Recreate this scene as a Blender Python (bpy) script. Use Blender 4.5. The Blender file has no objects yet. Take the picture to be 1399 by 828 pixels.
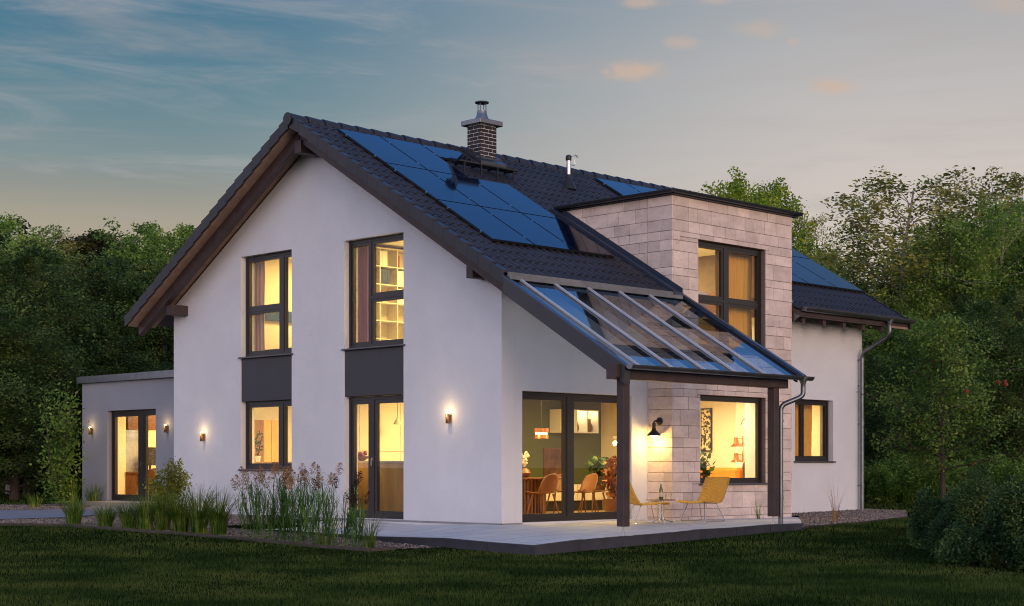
import bpy, bmesh, math, random
import numpy as np
from mathutils import Vector, Matrix
R = math.radians
rnd = random.Random(7)
nrs = np.random.RandomState(11)
scene = bpy.context.scene
COL = scene.collection

# ------------------------------------------------------------------ camera
FPX, HY, CX = 2194.0, 637.5, 699.5          # focal length, horizon row, centre column in photo pixels
ANG = math.atan((2880. - CX) / FPX)
SA, CA = math.sin(ANG), math.cos(ANG)
DC, EYE = FPX / 80., (716.3 - HY) / 80.
RC = (685.2 - CX) / FPX * DC
FWD = Vector((CA, SA, 0)); RGT = Vector((SA, -CA, 0))
CAMPOS = -FWD * DC - RGT * RC + Vector((0, 0, EYE))
cam_d = bpy.data.cameras.new('camera'); cam = bpy.data.objects.new('camera', cam_d); COL.objects.link(cam)
cam.location = CAMPOS
cam.rotation_euler = (R(90), 0, math.atan2(FWD.y, FWD.x) - R(90))
cam_d.sensor_width = 36.; cam_d.lens = FPX / 1399. * 36.
cam_d.shift_x = 0.0; cam_d.shift_y = (HY - 414.) / 1399.
cam_d.clip_start = .1; cam_d.clip_end = 3000
scene.camera = cam

def ld(lat, d, z=0.):
    """metres to the right of the view axis and metres away -> world point"""
    A = lat - RC; B = d - DC
    return Vector((A * SA + B * CA, -A * CA + B * SA, z))
def depth(x, y): return DC + x * CA + y * SA
def ss(a, b, t):
    t = min(1., max(0., (t - a) / (b - a))); return t * t * (3 - 2 * t)
def ground(x, y):
    d = depth(x, y)
    return -.33 + .28 * ss(20.5, 31, d) + .05 * ss(31, 36, d) + .12 * ss(36, 46, d) + .2 * ss(60, 140, d)
def at(px, py):
    """the spot of the ground seen at a photo pixel"""
    z = -.2
    for _ in range(25):
        d = FPX * (EYE - z) / (py - HY)
        p = ld((px - CX) / FPX * d, d)
        z = z * .5 + .5 * ground(p.x, p.y)
    return Vector((p.x, p.y, ground(p.x, p.y)))
def pd(px, d): 
    p = ld((px - CX) / FPX * d, d); p.z = ground(p.x, p.y); return p

# ------------------------------------------------------------------ helpers
class MB:
    """collects shapes, links them as ONE mesh object"""
    def __init__(s): s.v = []; s.f = []; s.m = []; s.cur = 0
    def add(s, vs, fs):
        b = len(s.v); s.v += [tuple(v) for v in vs]
        for f in fs: s.f.append([i + b for i in f]); s.m.append(s.cur)
        return s
    def box(s, x0, x1, y0, y1, z0, z1, M=None, ch=0.):
        x0, x1 = min(x0, x1), max(x0, x1); y0, y1 = min(y0, y1), max(y0, y1); z0, z1 = min(z0, z1), max(z0, z1)
        if ch > 0:
            bm = bmesh.new(); bmesh.ops.create_cube(bm, size=1)
            for v in bm.verts: v.co = Vector(((x0 + x1) / 2 + v.co.x * (x1 - x0), (y0 + y1) / 2 + v.co.y * (y1 - y0), (z0 + z1) / 2 + v.co.z * (z1 - z0)))
            bmesh.ops.bevel(bm, geom=list(bm.edges), offset=ch, segments=1, affect='EDGES')
            bm.verts.index_update()
            vs = [v.co.copy() for v in bm.verts]; fs = [[v.index for v in f.verts] for f in bm.faces]; bm.free()
        else:
            vs = [Vector(p) for p in ((x0,y0,z0),(x1,y0,z0),(x1,y1,z0),(x0,y1,z0),(x0,y0,z1),(x1,y0,z1),(x1,y1,z1),(x0,y1,z1))]
            fs = [(0,3,2,1),(4,5,6,7),(0,1,5,4),(1,2,6,5),(2,3,7,6),(3,0,4,7)]
        if M is not None: vs = [M @ v for v in vs]
        return s.add(vs, fs)
    def prism(s, poly, a0, a1, axis):
        """extrude a 2-D outline along an axis: 'x' -> poly is (y,z), 'y' -> (x,z), 'z' -> (x,y)"""
        n = len(poly)
        P = {'x': lambda p, a: (a, p[0], p[1]), 'y': lambda p, a: (p[0], a, p[1]), 'z': lambda p, a: (p[0], p[1], a)}[axis]
        vs = [P(p, a0) for p in poly] + [P(p, a1) for p in poly]
        fs = [list(range(n)), list(range(2 * n - 1, n - 1, -1))] + [(i, (i + 1) % n, n + (i + 1) % n, n + i) for i in range(n)]
        return s.add(vs, fs)
    def tube(s, pts, r, n=10, cap=True):
        pts = [Vector(p) for p in pts]; rr = r if isinstance(r, (list, tuple)) else [r] * len(pts)
        vs = []; fs = []; up = None
        for i, p in enumerate(pts):
            t = (pts[min(i + 1, len(pts) - 1)] - pts[max(i - 1, 0)])
            t = t.normalized() if t.length > 1e-9 else Vector((0, 0, 1))
            if up is None: up = Vector((1, 0, 0)) if abs(t.z) > .8 else Vector((0, 0, 1))
            a = up.cross(t)
            if a.length < 1e-4: a = Vector((0, 1, 0)).cross(t)
            a.normalize(); b = t.cross(a); up = b.cross(t).normalized() if False else up
            for k in range(n):
                q = 2 * math.pi * k / n
                vs.append(p + a * math.cos(q) * rr[i] + b * math.sin(q) * rr[i])
        for i in range(len(pts) - 1):
            for k in range(n):
                fs.append((i * n + k, i * n + (k + 1) % n, (i + 1) * n + (k + 1) % n, (i + 1) * n + k))
        if cap: fs.append(list(range(n - 1, -1, -1))); fs.append([(len(pts) - 1) * n + k for k in range(n)])
        return s.add(vs, fs)
    def lathe(s, prof, c=(0, 0, 0), n=20, M=None):
        vs = []; fs = []
        for r, z in prof:
            for k in range(n):
                q = 2 * math.pi * k / n; v = Vector((r * math.cos(q), r * math.sin(q), z))
                if M is not None: v = M @ v
                vs.append(v + Vector(c))
        for i in range(len(prof) - 1):
            for k in range(n): fs.append((i * n + k, i * n + (k + 1) % n, (i + 1) * n + (k + 1) % n, (i + 1) * n + k))
        fs.append(list(range(n - 1, -1, -1))); fs.append([(len(prof) - 1) * n + k for k in range(n)])
        return s.add(vs, fs)
    def ball(s, c, rx, ry=None, rz=None, n=12, m=8):
        ry = ry or rx; rz = rz or rx
        return s.lathe([(max(1e-3, math.sin(math.pi * i / m)), -math.cos(math.pi * i / m)) for i in range(m + 1)], c, n, Matrix.Diagonal((rx, ry, rz)))
    def grid(s, fn, nu, nv):
        vs = [fn(i / nu, j / nv) for j in range(nv + 1) for i in range(nu + 1)]
        return s.add(vs, [(j * (nu + 1) + i, j * (nu + 1) + i + 1, (j + 1) * (nu + 1) + i + 1, (j + 1) * (nu + 1) + i) for j in range(nv) for i in range(nu)])
    def build(s, name, mats, parent=None, smooth=False, normals=True, angle=40):
        me = bpy.data.meshes.new(name); me.from_pydata(s.v, [], s.f)
        mats = mats if isinstance(mats, (list, tuple)) else [mats]
        for m in mats: me.materials.append(m)
        if len(mats) > 1:
            for p, k in zip(me.polygons, s.m): p.material_index = k
        if normals:
            bm = bmesh.new(); bm.from_mesh(me); bmesh.ops.recalc_face_normals(bm, faces=bm.faces); bm.to_mesh(me); bm.free()
        if smooth:
            for p in me.polygons: p.use_smooth = True
            try: me.set_sharp_from_angle(angle=R(angle))
            except Exception: pass
        return link(name, me, parent)
def link(name, me, parent=None):
    o = bpy.data.objects.new(name, me); COL.objects.link(o)
    if parent is not None: o.parent = parent
    return o
def tag(o, label=None, cat=None, group=None, kind=None):
    if label: o['label'] = label
    if cat: o['category'] = cat
    if group: o['group'] = group
    if kind: o['kind'] = kind
    return o
def thing(name, label, cat, loc=(0, 0, 0), rz=0., group=None):
    o = bpy.data.objects.new(name, None); COL.objects.link(o); o.empty_display_size = .2
    o.location = loc; o.rotation_euler = (0, 0, rz)
    return tag(o, label, cat, group)
KIDS = {}
def copy_tree(o, parent=None):
    c = o.copy(); COL.objects.link(c)
    if parent is not None: c.parent = parent
    for ch in [x for x in o.children]: copy_tree(ch, c)
    return c
def quads(name, V, mats, parent=None, midx=None):
    """V: (n,k,3) array of separate k-cornered faces"""
    n, k = V.shape[:2]
    me = bpy.data.meshes.new(name)
    me.vertices.add(n * k); me.vertices.foreach_set('co', V.reshape(-1).astype(np.float32))
    me.loops.add(n * k); me.loops.foreach_set('vertex_index', np.arange(n * k, dtype=np.int32))
    me.polygons.add(n); me.polygons.foreach_set('loop_start', np.arange(0, n * k, k, dtype=np.int32))
    try: me.polygons.foreach_set('loop_total', np.full(n, k, dtype=np.int32))
    except Exception: pass
    for m in (mats if isinstance(mats, (list, tuple)) else [mats]): me.materials.append(m)
    if midx is not None: me.polygons.foreach_set('material_index', midx.astype(np.int32))
    me.update(calc_edges=True); me.validate()
    return link(name, me, parent)

# ------------------------------------------------------------------ materials
def newmat(name):
    m = bpy.data.materials.new(name); m.use_nodes = True; nt = m.node_tree; nt.nodes.clear()
    out = nt.nodes.new('ShaderNodeOutputMaterial')
    return m, nt, out
def N(nt, t, **kw):
    n = nt.nodes.new(t)
    for k, v in kw.items():
        if k in n.inputs: n.inputs[k].default_value = v
        else: setattr(n, k, v)
    return n
def L(nt, a, b): nt.links.new(a, b)
def ramp(nt, stops, interp='LINEAR'):
    n = nt.nodes.new('ShaderNodeValToRGB'); cr = n.color_ramp; cr.interpolation = interp
    while len(cr.elements) > 1: cr.elements.remove(cr.elements[-1])
    cr.elements[0].position = stops[0][0]; cr.elements[0].color = (*stops[0][1][:3], 1)
    for p, c in stops[1:]:
        e = cr.elements.new(p); e.color = (*c[:3], 1)
    return n
def mat(name, col, rough=.6, var=.12, scale=3., bump=0., bscale=60., metal=0., spec=.5, island=0., stretch=(1, 1, 1), detail=4., sheen=0.):
    m, nt, out = newmat(name)
    b = N(nt, 'ShaderNodeBsdfPrincipled', Roughness=rough, Metallic=metal)
    b.inputs['Specular IOR Level'].default_value = spec
    tc = N(nt, 'ShaderNodeTexCoord'); mp = N(nt, 'ShaderNodeMapping'); mp.inputs['Scale'].default_value = stretch
    L(nt, tc.outputs['Object'], mp.inputs['Vector'])
    ns = N(nt, 'ShaderNodeTexNoise', Scale=scale, Detail=detail, Roughness=.6); L(nt, mp.outputs[0], ns.inputs['Vector'])
    lo = tuple(c * (1 - var) for c in col); hi = tuple(min(1, c * (1 + var)) for c in col)
    rp = ramp(nt, [(.3, lo), (.7, hi)]); L(nt, ns.outputs['Fac'], rp.inputs['Fac'])
    src = rp.outputs['Color']
    if island > 0:
        g = N(nt, 'ShaderNodeNewGeometry'); mr = N(nt, 'ShaderNodeMapRange'); mr.inputs['To Min'].default_value = 1 - island; mr.inputs['To Max'].default_value = 1 + island
        L(nt, g.outputs['Random Per Island'], mr.inputs['Value'])
        hs = N(nt, 'ShaderNodeHueSaturation'); L(nt, mr.outputs[0], hs.inputs['Value']); L(nt, src, hs.inputs['Color']); src = hs.outputs[0]
    L(nt, src, b.inputs['Base Color'])
    if bump > 0:
        n2 = N(nt, 'ShaderNodeTexNoise', Scale=bscale, Detail=3.); L(nt, mp.outputs[0], n2.inputs['Vector'])
        bp = N(nt, 'ShaderNodeBump', Strength=bump, Distance=.01); L(nt, n2.outputs['Fac'], bp.inputs['Height']); L(nt, bp.outputs[0], b.inputs['Normal'])
    L(nt, b.outputs[0], out.inputs[0]); return m
def emit(name, col, s):
    m, nt, out = newmat(name); e = N(nt, 'ShaderNodeEmission', Strength=s); e.inputs['Color'].default_value = (*col, 1); L(nt, e.outputs[0], out.inputs[0]); return m
def glass(name, tint=(1, 1, 1), ior=1.6, rough=0.0):
    """thin pane: transparent with a Fresnel mirror on top"""
    m, nt, out = newmat(name)
    t = N(nt, 'ShaderNodeBsdfTransparent'); t.inputs['Color'].default_value = (*tint, 1)
    g = N(nt, 'ShaderNodeBsdfGlossy', Roughness=rough); fr = N(nt, 'ShaderNodeFresnel', IOR=ior)
    # the pane has a face toward each side; use the same Fresnel from both
    geo = N(nt, 'ShaderNodeNewGeometry'); mx = N(nt, 'ShaderNodeMixShader')
    inv = N(nt, 'ShaderNodeMath', operation='DIVIDE'); inv.inputs[0].default_value = 1.; inv.inputs[1].default_value = ior
    sel = N(nt, 'ShaderNodeMix', data_type='FLOAT'); sel.inputs['A'].default_value = ior; sel.inputs['B'].default_value = 1. / ior
    fr.inputs['IOR'].default_value = ior
    L(nt, geo.outputs['Backfacing'], sel.inputs['Factor'])
    # Fresnel node inverts the index on back faces itself, so feed the inverse there
    L(nt, sel.outputs['Result'], fr.inputs['IOR'])
    L(nt, fr.outputs[0], mx.inputs[0]); L(nt, t.outputs[0], mx.inputs[1]); L(nt, g.outputs[0], mx.inputs[2])
    L(nt, mx.outputs[0], out.inputs[0]); return m
def leafmat(name, dark, mid, light, trans=.25, scale=.9, spec=.12):
    m, nt, out = newmat(name)
    g = N(nt, 'ShaderNodeNewGeometry'); tc = N(nt, 'ShaderNodeTexCoord'); oi = N(nt, 'ShaderNodeObjectInfo')
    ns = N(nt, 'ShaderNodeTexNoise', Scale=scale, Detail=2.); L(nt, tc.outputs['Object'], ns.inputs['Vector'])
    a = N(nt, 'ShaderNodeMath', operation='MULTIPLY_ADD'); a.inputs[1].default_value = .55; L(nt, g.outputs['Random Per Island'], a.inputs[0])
    b = N(nt, 'ShaderNodeMath', operation='MULTIPLY_ADD'); b.inputs[1].default_value = 2.0; b.inputs[2].default_value = -.78; L(nt, ns.outputs['Fac'], b.inputs[0]); L(nt, b.outputs[0], a.inputs[2])  # coarse noise puts light and dark clumps into the leaf colour
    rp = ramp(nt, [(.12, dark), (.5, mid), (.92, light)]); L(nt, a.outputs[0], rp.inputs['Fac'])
    hs = N(nt, 'ShaderNodeHueSaturation'); L(nt, rp.outputs[0], hs.inputs['Color'])
    mr = N(nt, 'ShaderNodeMapRange'); mr.inputs['To Min'].default_value = .8; mr.inputs['To Max'].default_value = 1.2; L(nt, oi.outputs['Random'], mr.inputs['Value']); L(nt, mr.outputs[0], hs.inputs['Value'])
    d = N(nt, 'ShaderNodeBsdfPrincipled', Roughness=.55); d.inputs['Specular IOR Level'].default_value = spec
    t = N(nt, 'ShaderNodeBsdfTranslucent'); mx = N(nt, 'ShaderNodeMixShader'); mx.inputs[0].default_value = trans
    L(nt, hs.outputs[0], d.inputs['Base Color']); L(nt, hs.outputs[0], t.inputs['Color'])
    L(nt, d.outputs[0], mx.inputs[1]); L(nt, t.outputs[0], mx.inputs[2]); L(nt, mx.outputs[0], out.inputs[0]); return m

M = {}
M['stucco'] = mat('white stucco', (.79, .78, .78), .9, .045, 1.1, .8, 55, spec=.15)
M['stucco_shaded'] = mat('shaded grey stucco', (.36, .36, .38), .85, .05, .8, .35, 90, spec=.2)  # shade of the trees is put into the annex wall's grey
M['plinth'] = mat('plinth render', (.30, .29, .29), .9, .1, 3, .2)
M['stone'] = mat('sandstone', (.78, .63, .54), .85, .15, 2.2, .35, 35, spec=.2, island=.13, stretch=(1, 1, 2.2), detail=7)
_nt = M['stone'].node_tree; _b = [n for n in _nt.nodes if n.type == 'BSDF_PRINCIPLED'][0]; _src = _b.inputs['Base Color'].links[0].from_socket
_tc = N(_nt, 'ShaderNodeTexCoord'); _n = N(_nt, 'ShaderNodeTexNoise', Scale=1.7, Detail=6., Roughness=.65, Distortion=1.6); L(_nt, _tc.outputs['Object'], _n.inputs['Vector'])
_r = ramp(_nt, [(.485, (0, 0, 0)), (.50, (.28, .28, .28)), (.515, (0, 0, 0)), (.62, (0, 0, 0)), (.76, (.42, .42, .42))]); L(_nt, _n.outputs['Fac'], _r.inputs[0])
_m = N(_nt, 'ShaderNodeMix', data_type='RGBA'); L(_nt, _r.outputs[0], _m.inputs[0]); L(_nt, _src, _m.inputs[6]); _m.inputs[7].default_value = (.34, .20, .13, 1); L(_nt, _m.outputs[2], _b.inputs['Base Color'])
M['mortar'] = mat('mortar', (.22, .16, .13), .95, .1, 8)
M['frame'] = mat('anthracite frame', (.021, .017, .018), .38, .1, 2)
M['panel'] = mat('anthracite panel', (.040, .038, .045), .5, .08, 2)
M['sill'] = mat('grey metal sill', (.12, .12, .14), .4, .1, 3, metal=.6)
M['tile'] = mat('dark roof tile', (.030, .027, .033), .5, .3, 1.2, .15, 40, spec=.35)
M['verge'] = mat('dark verge tile', (.021, .020, .028), .5, .25, 2, island=.15)
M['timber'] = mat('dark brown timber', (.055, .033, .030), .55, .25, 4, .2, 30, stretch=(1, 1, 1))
M['soffit'] = mat('brown soffit boards', (.31, .205, .15), .6, .2, 5)
M['zinc'] = mat('weathered zinc', (.20, .21, .23), .38, .2, 4, metal=.85)
M['darkzinc'] = mat('dark zinc', (.07, .075, .09), .4, .2, 4, metal=.6)
M['flash'] = mat('blue grey flashing', (.05, .065, .10), .35, .15, 4, metal=.4)
M['alu'] = mat('light aluminium bar', (.60, .61, .64), .4, .08, 5, metal=.3)
M['steel'] = mat('brushed steel', (.62, .62, .64), .3, .06, 5, metal=1)
M['chrome'] = mat('chrome wire', (.5, .5, .5), .2, .03, 5, metal=1)
M['black'] = mat('black plastic', (.012, .012, .013), .45, .1, 5)
M['brick'] = mat('dark chimney brick', (.024, .018, .020), .7, .25, 10, .3, 50, island=.3)
M['whitemortar'] = mat('pale mortar', (.80, .80, .80), .9, .08, 10)
M['pv'] = mat('solar cell glass', (.002, .005, .018), .06, .2, .6, spec=.10)
M['pane'] = glass('window glass', (.96, .97, .95), 1.5)
M['roofpane'] = glass('canopy glass', (.37, .48, .59), 2.5)
M['patio'] = mat('pale concrete slab', (.64, .63, .63), .8, .09, 1.6, .25, 45, detail=8)
M['kerb'] = mat('dark kerb stone', (.045, .044, .052), .8, .25, 4, .3, 40)
M['path'] = mat('grey path slab', (.22, .22, .24), .85, .15, 2, .3, 40)
M['soil'] = mat('dark soil', (.035, .028, .022), .95, .3, 3, .5, 30)
M['gravel'] = mat('gravel stones', (.19, .15, .125), .85, .15, 20, island=.8)
M['floor'] = mat('oak floor', (.42, .25, .10), .45, .2, 3, stretch=(1, 6, 1))
M['paint'] = mat('cream wall paint', (.80, .70, .50), .85, .03, 1)
M['white'] = mat('white lacquer', (.78, .76, .70), .45, .03, 1)
M['green'] = mat('olive green wall paint', (.075, .088, .030), .8, .05, 1)
M['ceil'] = mat('white ceiling paint', (.82, .78, .70), .9, .02, 1)
M['wood'] = mat('warm walnut', (.13, .045, .018), .4, .3, 5, stretch=(1, 1, .2))
M['oak'] = mat('light oak', (.62, .36, .12), .45, .2, 5, stretch=(1, 1, .2))
M['shell'] = mat('brown chair shell', (.15, .055, .026), .5, .1, 5)
M['cane'] = mat('yellow woven cane', (.72, .38, .055), .55, .18, 40, .6, 120, stretch=(1, 1, 1))
M['pinkcloth'] = mat('rose curtain cloth', (.50, .20, .17), .9, .12, 6, stretch=(3, 3, .3))
M['peachcloth'] = mat('peach curtain cloth', (.62, .36, .20), .9, .1, 6, stretch=(3, 3, .3))
M['yellowcloth'] = mat('amber curtain cloth', (.80, .40, .05), .9, .1, 6, stretch=(3, 3, .3))
M['bluecloth'] = mat('blue bedding', (.04, .075, .15), .9, .2, 5)
M['orangecloth'] = mat('orange upholstery', (.75, .22, .03), .85, .1, 5)
M['creamcloth'] = mat('cream upholstery', (.70, .62, .45), .9, .08, 5)
M['binder'] = mat('dark binder', (.035, .05, .08), .5, .2, 3, island=.5)
M['paper'] = mat('pale binder', (.72, .70, .62), .7, .1, 3, island=.2)
M['redbook'] = mat('coloured book', (.30, .05, .03), .6, .2, 3, island=.5)
M['copper'] = mat('copper shade', (.60, .25, .10), .3, .1, 4, metal=.9)
M['brass'] = mat('brass lamp body', (.40, .22, .08), .35, .1, 4, metal=.9)
M['bulb'] = emit('lamp glow', (1., .72, .32), 9)
M['bulbsoft'] = emit('soft lamp glow', (1., .75, .38), 4)
M['bottle'] = mat('green bottle glass', (.10, .13, .03), .08, .1, 5, spec=.8)
M['clear'] = glass('clear drinking glass', (.93, .95, .93), 1.5)
M['bark'] = mat('brown bark', (.065, .045, .032), .9, .35, 6, .6, 20, stretch=(1, 1, .3))
M['birchbark'] = mat('pale birch bark', (.34, .29, .24), .85, .5, 5, .4, 20, stretch=(.6, .6, 3))
M['apple'] = mat('red apple skin', (.26, .045, .022), .35, .3, 8)
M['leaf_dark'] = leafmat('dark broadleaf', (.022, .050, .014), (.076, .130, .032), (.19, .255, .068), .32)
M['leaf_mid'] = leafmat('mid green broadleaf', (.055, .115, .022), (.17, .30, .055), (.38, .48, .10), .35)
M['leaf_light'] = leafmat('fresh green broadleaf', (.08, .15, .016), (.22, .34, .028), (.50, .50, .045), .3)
M['leaf_birch'] = leafmat('sunlit yellowish birch leaf', (.10, .125, .03), (.31, .32, .07), (.64, .52, .10), .34, 1.2)  # yellowish leaf whose colour also holds the low sun's yellow on the treetops
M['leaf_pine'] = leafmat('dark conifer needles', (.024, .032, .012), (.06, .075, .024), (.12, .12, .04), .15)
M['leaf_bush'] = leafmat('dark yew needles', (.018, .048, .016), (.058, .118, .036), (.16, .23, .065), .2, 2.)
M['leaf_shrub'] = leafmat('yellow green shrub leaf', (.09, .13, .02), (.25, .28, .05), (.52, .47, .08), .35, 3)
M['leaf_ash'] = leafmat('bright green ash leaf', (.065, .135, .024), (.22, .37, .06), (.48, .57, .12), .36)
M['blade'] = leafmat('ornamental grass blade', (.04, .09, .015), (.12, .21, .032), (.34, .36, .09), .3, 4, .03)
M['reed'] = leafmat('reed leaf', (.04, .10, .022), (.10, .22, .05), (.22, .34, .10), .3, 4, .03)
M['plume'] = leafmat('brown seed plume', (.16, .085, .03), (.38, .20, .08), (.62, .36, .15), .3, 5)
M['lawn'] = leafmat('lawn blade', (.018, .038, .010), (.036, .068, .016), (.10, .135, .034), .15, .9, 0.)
M['turf'] = mat('turf ground', (.012, .017, .005), 1., .35, 1.4, .5, 30, spec=0.)

# ------------------------------------------------------------------ sky, sun
world = bpy.data.worlds.new('World'); scene.world = world; world.use_nodes = True
nt = world.node_tree; nt.nodes.clear()
wo = N(nt, 'ShaderNodeOutputWorld'); bg = N(nt, 'ShaderNodeBackground', Strength=1.0); L(nt, bg.outputs[0], wo.inputs[0])
SUN_EL, SUN_AZ = R(8), math.atan2(-.93, -.36)          # low, out over the garden in front of the eaves side
sky = N(nt, 'ShaderNodeTexSky', sky_type='NISHITA', sun_disc=False); sky.sun_elevation = SUN_EL; sky.sun_rotation = math.pi / 2 - SUN_AZ
sky.air_density = 1.2; sky.dust_density = 2.; sky.ozone_density = 3.
geo = N(nt, 'ShaderNodeTexCoord')
def dot(v):
    n = N(nt, 'ShaderNodeVectorMath', operation='DOT_PRODUCT'); L(nt, geo.outputs['Generated'], n.inputs[0]); n.inputs[1].default_value = v; return n.outputs['Value']
def mth(op, a, b=None, c=None, clamp=False):
    n = N(nt, 'ShaderNodeMath', operation=op, use_clamp=clamp)
    for i, x in enumerate((a, b, c)):
        if x is None: continue
        if isinstance(x, (int, float)): n.inputs[i].default_value = x
        else: L(nt, x, n.inputs[i])
    return n.outputs[0]
def mixc(f, a, b, bt='MIX'):
    n = N(nt, 'ShaderNodeMix', data_type='RGBA', blend_type=bt)
    for k, x in ((0, f), (6, a), (7, b)):
        if isinstance(x, (int, float)): n.inputs[k].default_value = x
        elif isinstance(x, tuple): n.inputs[k].default_value = (*x, 1)
        else: L(nt, x, n.inputs[k])
    return n.outputs[2]
def smooth(a, b, v):
    n = N(nt, 'ShaderNodeMapRange', interpolation_type='SMOOTHSTEP'); n.inputs[1].default_value = a; n.inputs[2].default_value = b; L(nt, v, n.inputs[0]); return n.outputs[0]
E_ = dot((0, 0, 1)); U_ = dot(tuple(RGT)); F_ = dot(tuple(FWD))
SKY_EAST = [(0, (.40, .29, .19)), (.125, (.45, .345, .235)), (.15, (.36, .315, .24)), (.17, (.255, .265, .24)), (.185, (.20, .255, .26)), (.22, (.105, .205, .25)), (.265, (.045, .155, .24)), (.40, (.06, .19, .38)), (.52, (.085, .29, .76)), (.70, (.08, .26, .66)), (1, (.10, .18, .32))]
SKY_WEST = [(0, (.66, .53, .42)), (.12, (.64, .55, .475)), (.18, (.59, .52, .48)), (.24, (.48, .455, .445)), (.30, (.32, .345, .37)), (.42, (.14, .26, .45)), (.52, (.085, .29, .76)), (.70, (.08, .26, .66)), (1, (.10, .18, .32))]
ra = ramp(nt, SKY_EAST); L(nt, E_, ra.inputs[0]); rb = ramp(nt, SKY_WEST); L(nt, E_, rb.inputs[0])
base = mixc(smooth(-.22, .24, U_), ra.outputs[0], rb.outputs[0])
# thin streaked high cloud
mp = N(nt, 'ShaderNodeMapping'); mp.inputs['Rotation'].default_value = (0, R(14), R(38)); mp.inputs['Scale'].default_value = (2.2, 2.2, 16)
L(nt, geo.outputs['Generated'], mp.inputs[0])
n1 = N(nt, 'ShaderNodeTexNoise', Scale=1.6, Detail=7., Roughness=.62, Distortion=.6); L(nt, mp.outputs[0], n1.inputs['Vector'])
wisp = mth('MULTIPLY', smooth(.46, .78, n1.outputs['Fac']), smooth(.02, .12, E_))
base = mixc(mth('MULTIPLY', wisp, .5), base, (.42, .36, .34))
mp2 = N(nt, 'ShaderNodeMapping'); mp2.inputs['Rotation'].default_value = (R(10), R(-22), R(-20)); mp2.inputs['Scale'].default_value = (3., 3., 22)
L(nt, geo.outputs['Generated'], mp2.inputs[0])
n4 = N(nt, 'ShaderNodeTexNoise', Scale=1.3, Detail=9., Roughness=.66, Distortion=.9); L(nt, mp2.outputs[0], n4.inputs['Vector'])
base = mixc(mth('MULTIPLY', smooth(.47, .72, n4.outputs['Fac']), mth('MULTIPLY', smooth(.03, .14, E_), .46)), base, (.44, .40, .40))
# a few small lit cumulus, each at its own place in the sky
xx = mth('DIVIDE', U_, mth('MAXIMUM', F_, .05)); yy = mth('DIVIDE', E_, mth('MAXIMUM', F_, .05))
n2 = N(nt, 'ShaderNodeTexNoise', Scale=26., Detail=6., Roughness=.65); L(nt, geo.outputs['Generated'], n2.inputs['Vector'])
n3 = N(nt, 'ShaderNodeTexNoise', Scale=60., Detail=4., Roughness=.6); L(nt, geo.outputs['Generated'], n3.inputs['Vector'])
def cl(px, py): return ((px - CX) / FPX, (HY - py) / FPX)
fac = None
for px, py, w, h, k in ((868, 97, 46, 17, 1.), (828, 98, 10, 7, .6), (930, 57, 30, 13, .7), (1030, 40, 46, 16, .55), (1085, 57, 14, 9, .6), (1140, 118, 42, 15, .95), (880, 4, 40, 10, .8), (975, 2, 30, 7, .6), (1375, 5, 60, 20, .5)):
    u, v = cl(px, py)
    du = mth('DIVIDE', mth('SUBTRACT', xx, u), w / FPX); dv = mth('DIVIDE', mth('SUBTRACT', yy, v), h / FPX)
    r2 = mth('ADD', mth('MULTIPLY', du, du), mth('MULTIPLY', dv, dv))
    wgt = mth('SUBTRACT', 1.25, mth('ADD', mth('SQRT', r2), mth('MULTIPLY', mth('SUBTRACT', n2.outputs['Fac'], .5), -2.6)))
    g = mth('MULTIPLY', smooth(.1, 1.2, wgt), k)
    g = mth('MULTIPLY', g, smooth(2.2, 1.2, mth('SQRT', r2)))
    fac = g if fac is None else mth('MAXIMUM', fac, g)
fac = mth('MULTIPLY', fac, mth('GREATER_THAN', F_, .2))
base = mixc(mth('MULTIPLY', fac, .75), base, mixc(n3.outputs['Fac'], (.66, .44, .29), (.56, .41, .32)))
# rest of the vault: pale rose dusk behind the garden, on the side of the low sun
S_ = dot((math.cos(SUN_AZ), math.sin(SUN_AZ), 0))
rose = mth('MULTIPLY', smooth(.1, .95, S_), smooth(.75, .0, E_))
base = mixc(mth('MULTIPLY', rose, .9), base, (1.75, 1.28, 1.18))
lav = mth('MULTIPLY', smooth(-.1, .7, dot((-1, 0, 0))), smooth(.85, .0, E_))
base = mixc(mth('MULTIPLY', lav, .85), base, (1.20, 1.10, 1.32))
blue = mth('MULTIPLY', mth('MULTIPLY', smooth(.30, .70, F_), smooth(.40, .52, E_)), smooth(.85, .66, E_))
base = mixc(blue, base, (.10, .33, .90))
ns_ = N(nt, 'ShaderNodeMix', data_type='RGBA', blend_type='ADD'); ns_.inputs[0].default_value = .012
L(nt, base, ns_.inputs[6]); L(nt, sky.outputs[0], ns_.inputs[7])
L(nt, ns_.outputs[2], bg.inputs[0])
sl = bpy.data.lights.new('sun', 'SUN'); so = bpy.data.objects.new('sun', sl); COL.objects.link(so)
sl.energy = .85; sl.angle = R(22); sl.color = (1., .76, .60)
sd = Vector((math.cos(SUN_AZ) * math.cos(SUN_EL), math.sin(SUN_AZ) * math.cos(SUN_EL), math.sin(SUN_EL)))
so.rotation_euler = (-sd).to_track_quat('-Z', 'Y').to_euler(); so.location = (0, -30, 20)

def lamp(loc, energy, col=(1., .62, .24), r=.12, kind='POINT', size=1., rot=None, spot=None):
    l = bpy.data.lights.new('lamp_light', kind); o = bpy.data.objects.new('lamp_light', l); COL.objects.link(o)
    l.energy = energy; l.color = col; o.location = loc
    if kind == 'AREA': l.shape = 'SQUARE'; l.size = size
    elif kind == 'SPOT': l.spot_size = spot; l.spot_blend = .7; l.shadow_soft_size = r
    else: l.shadow_soft_size = r
    if rot is not None: o.rotation_euler = rot
    return o
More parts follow.
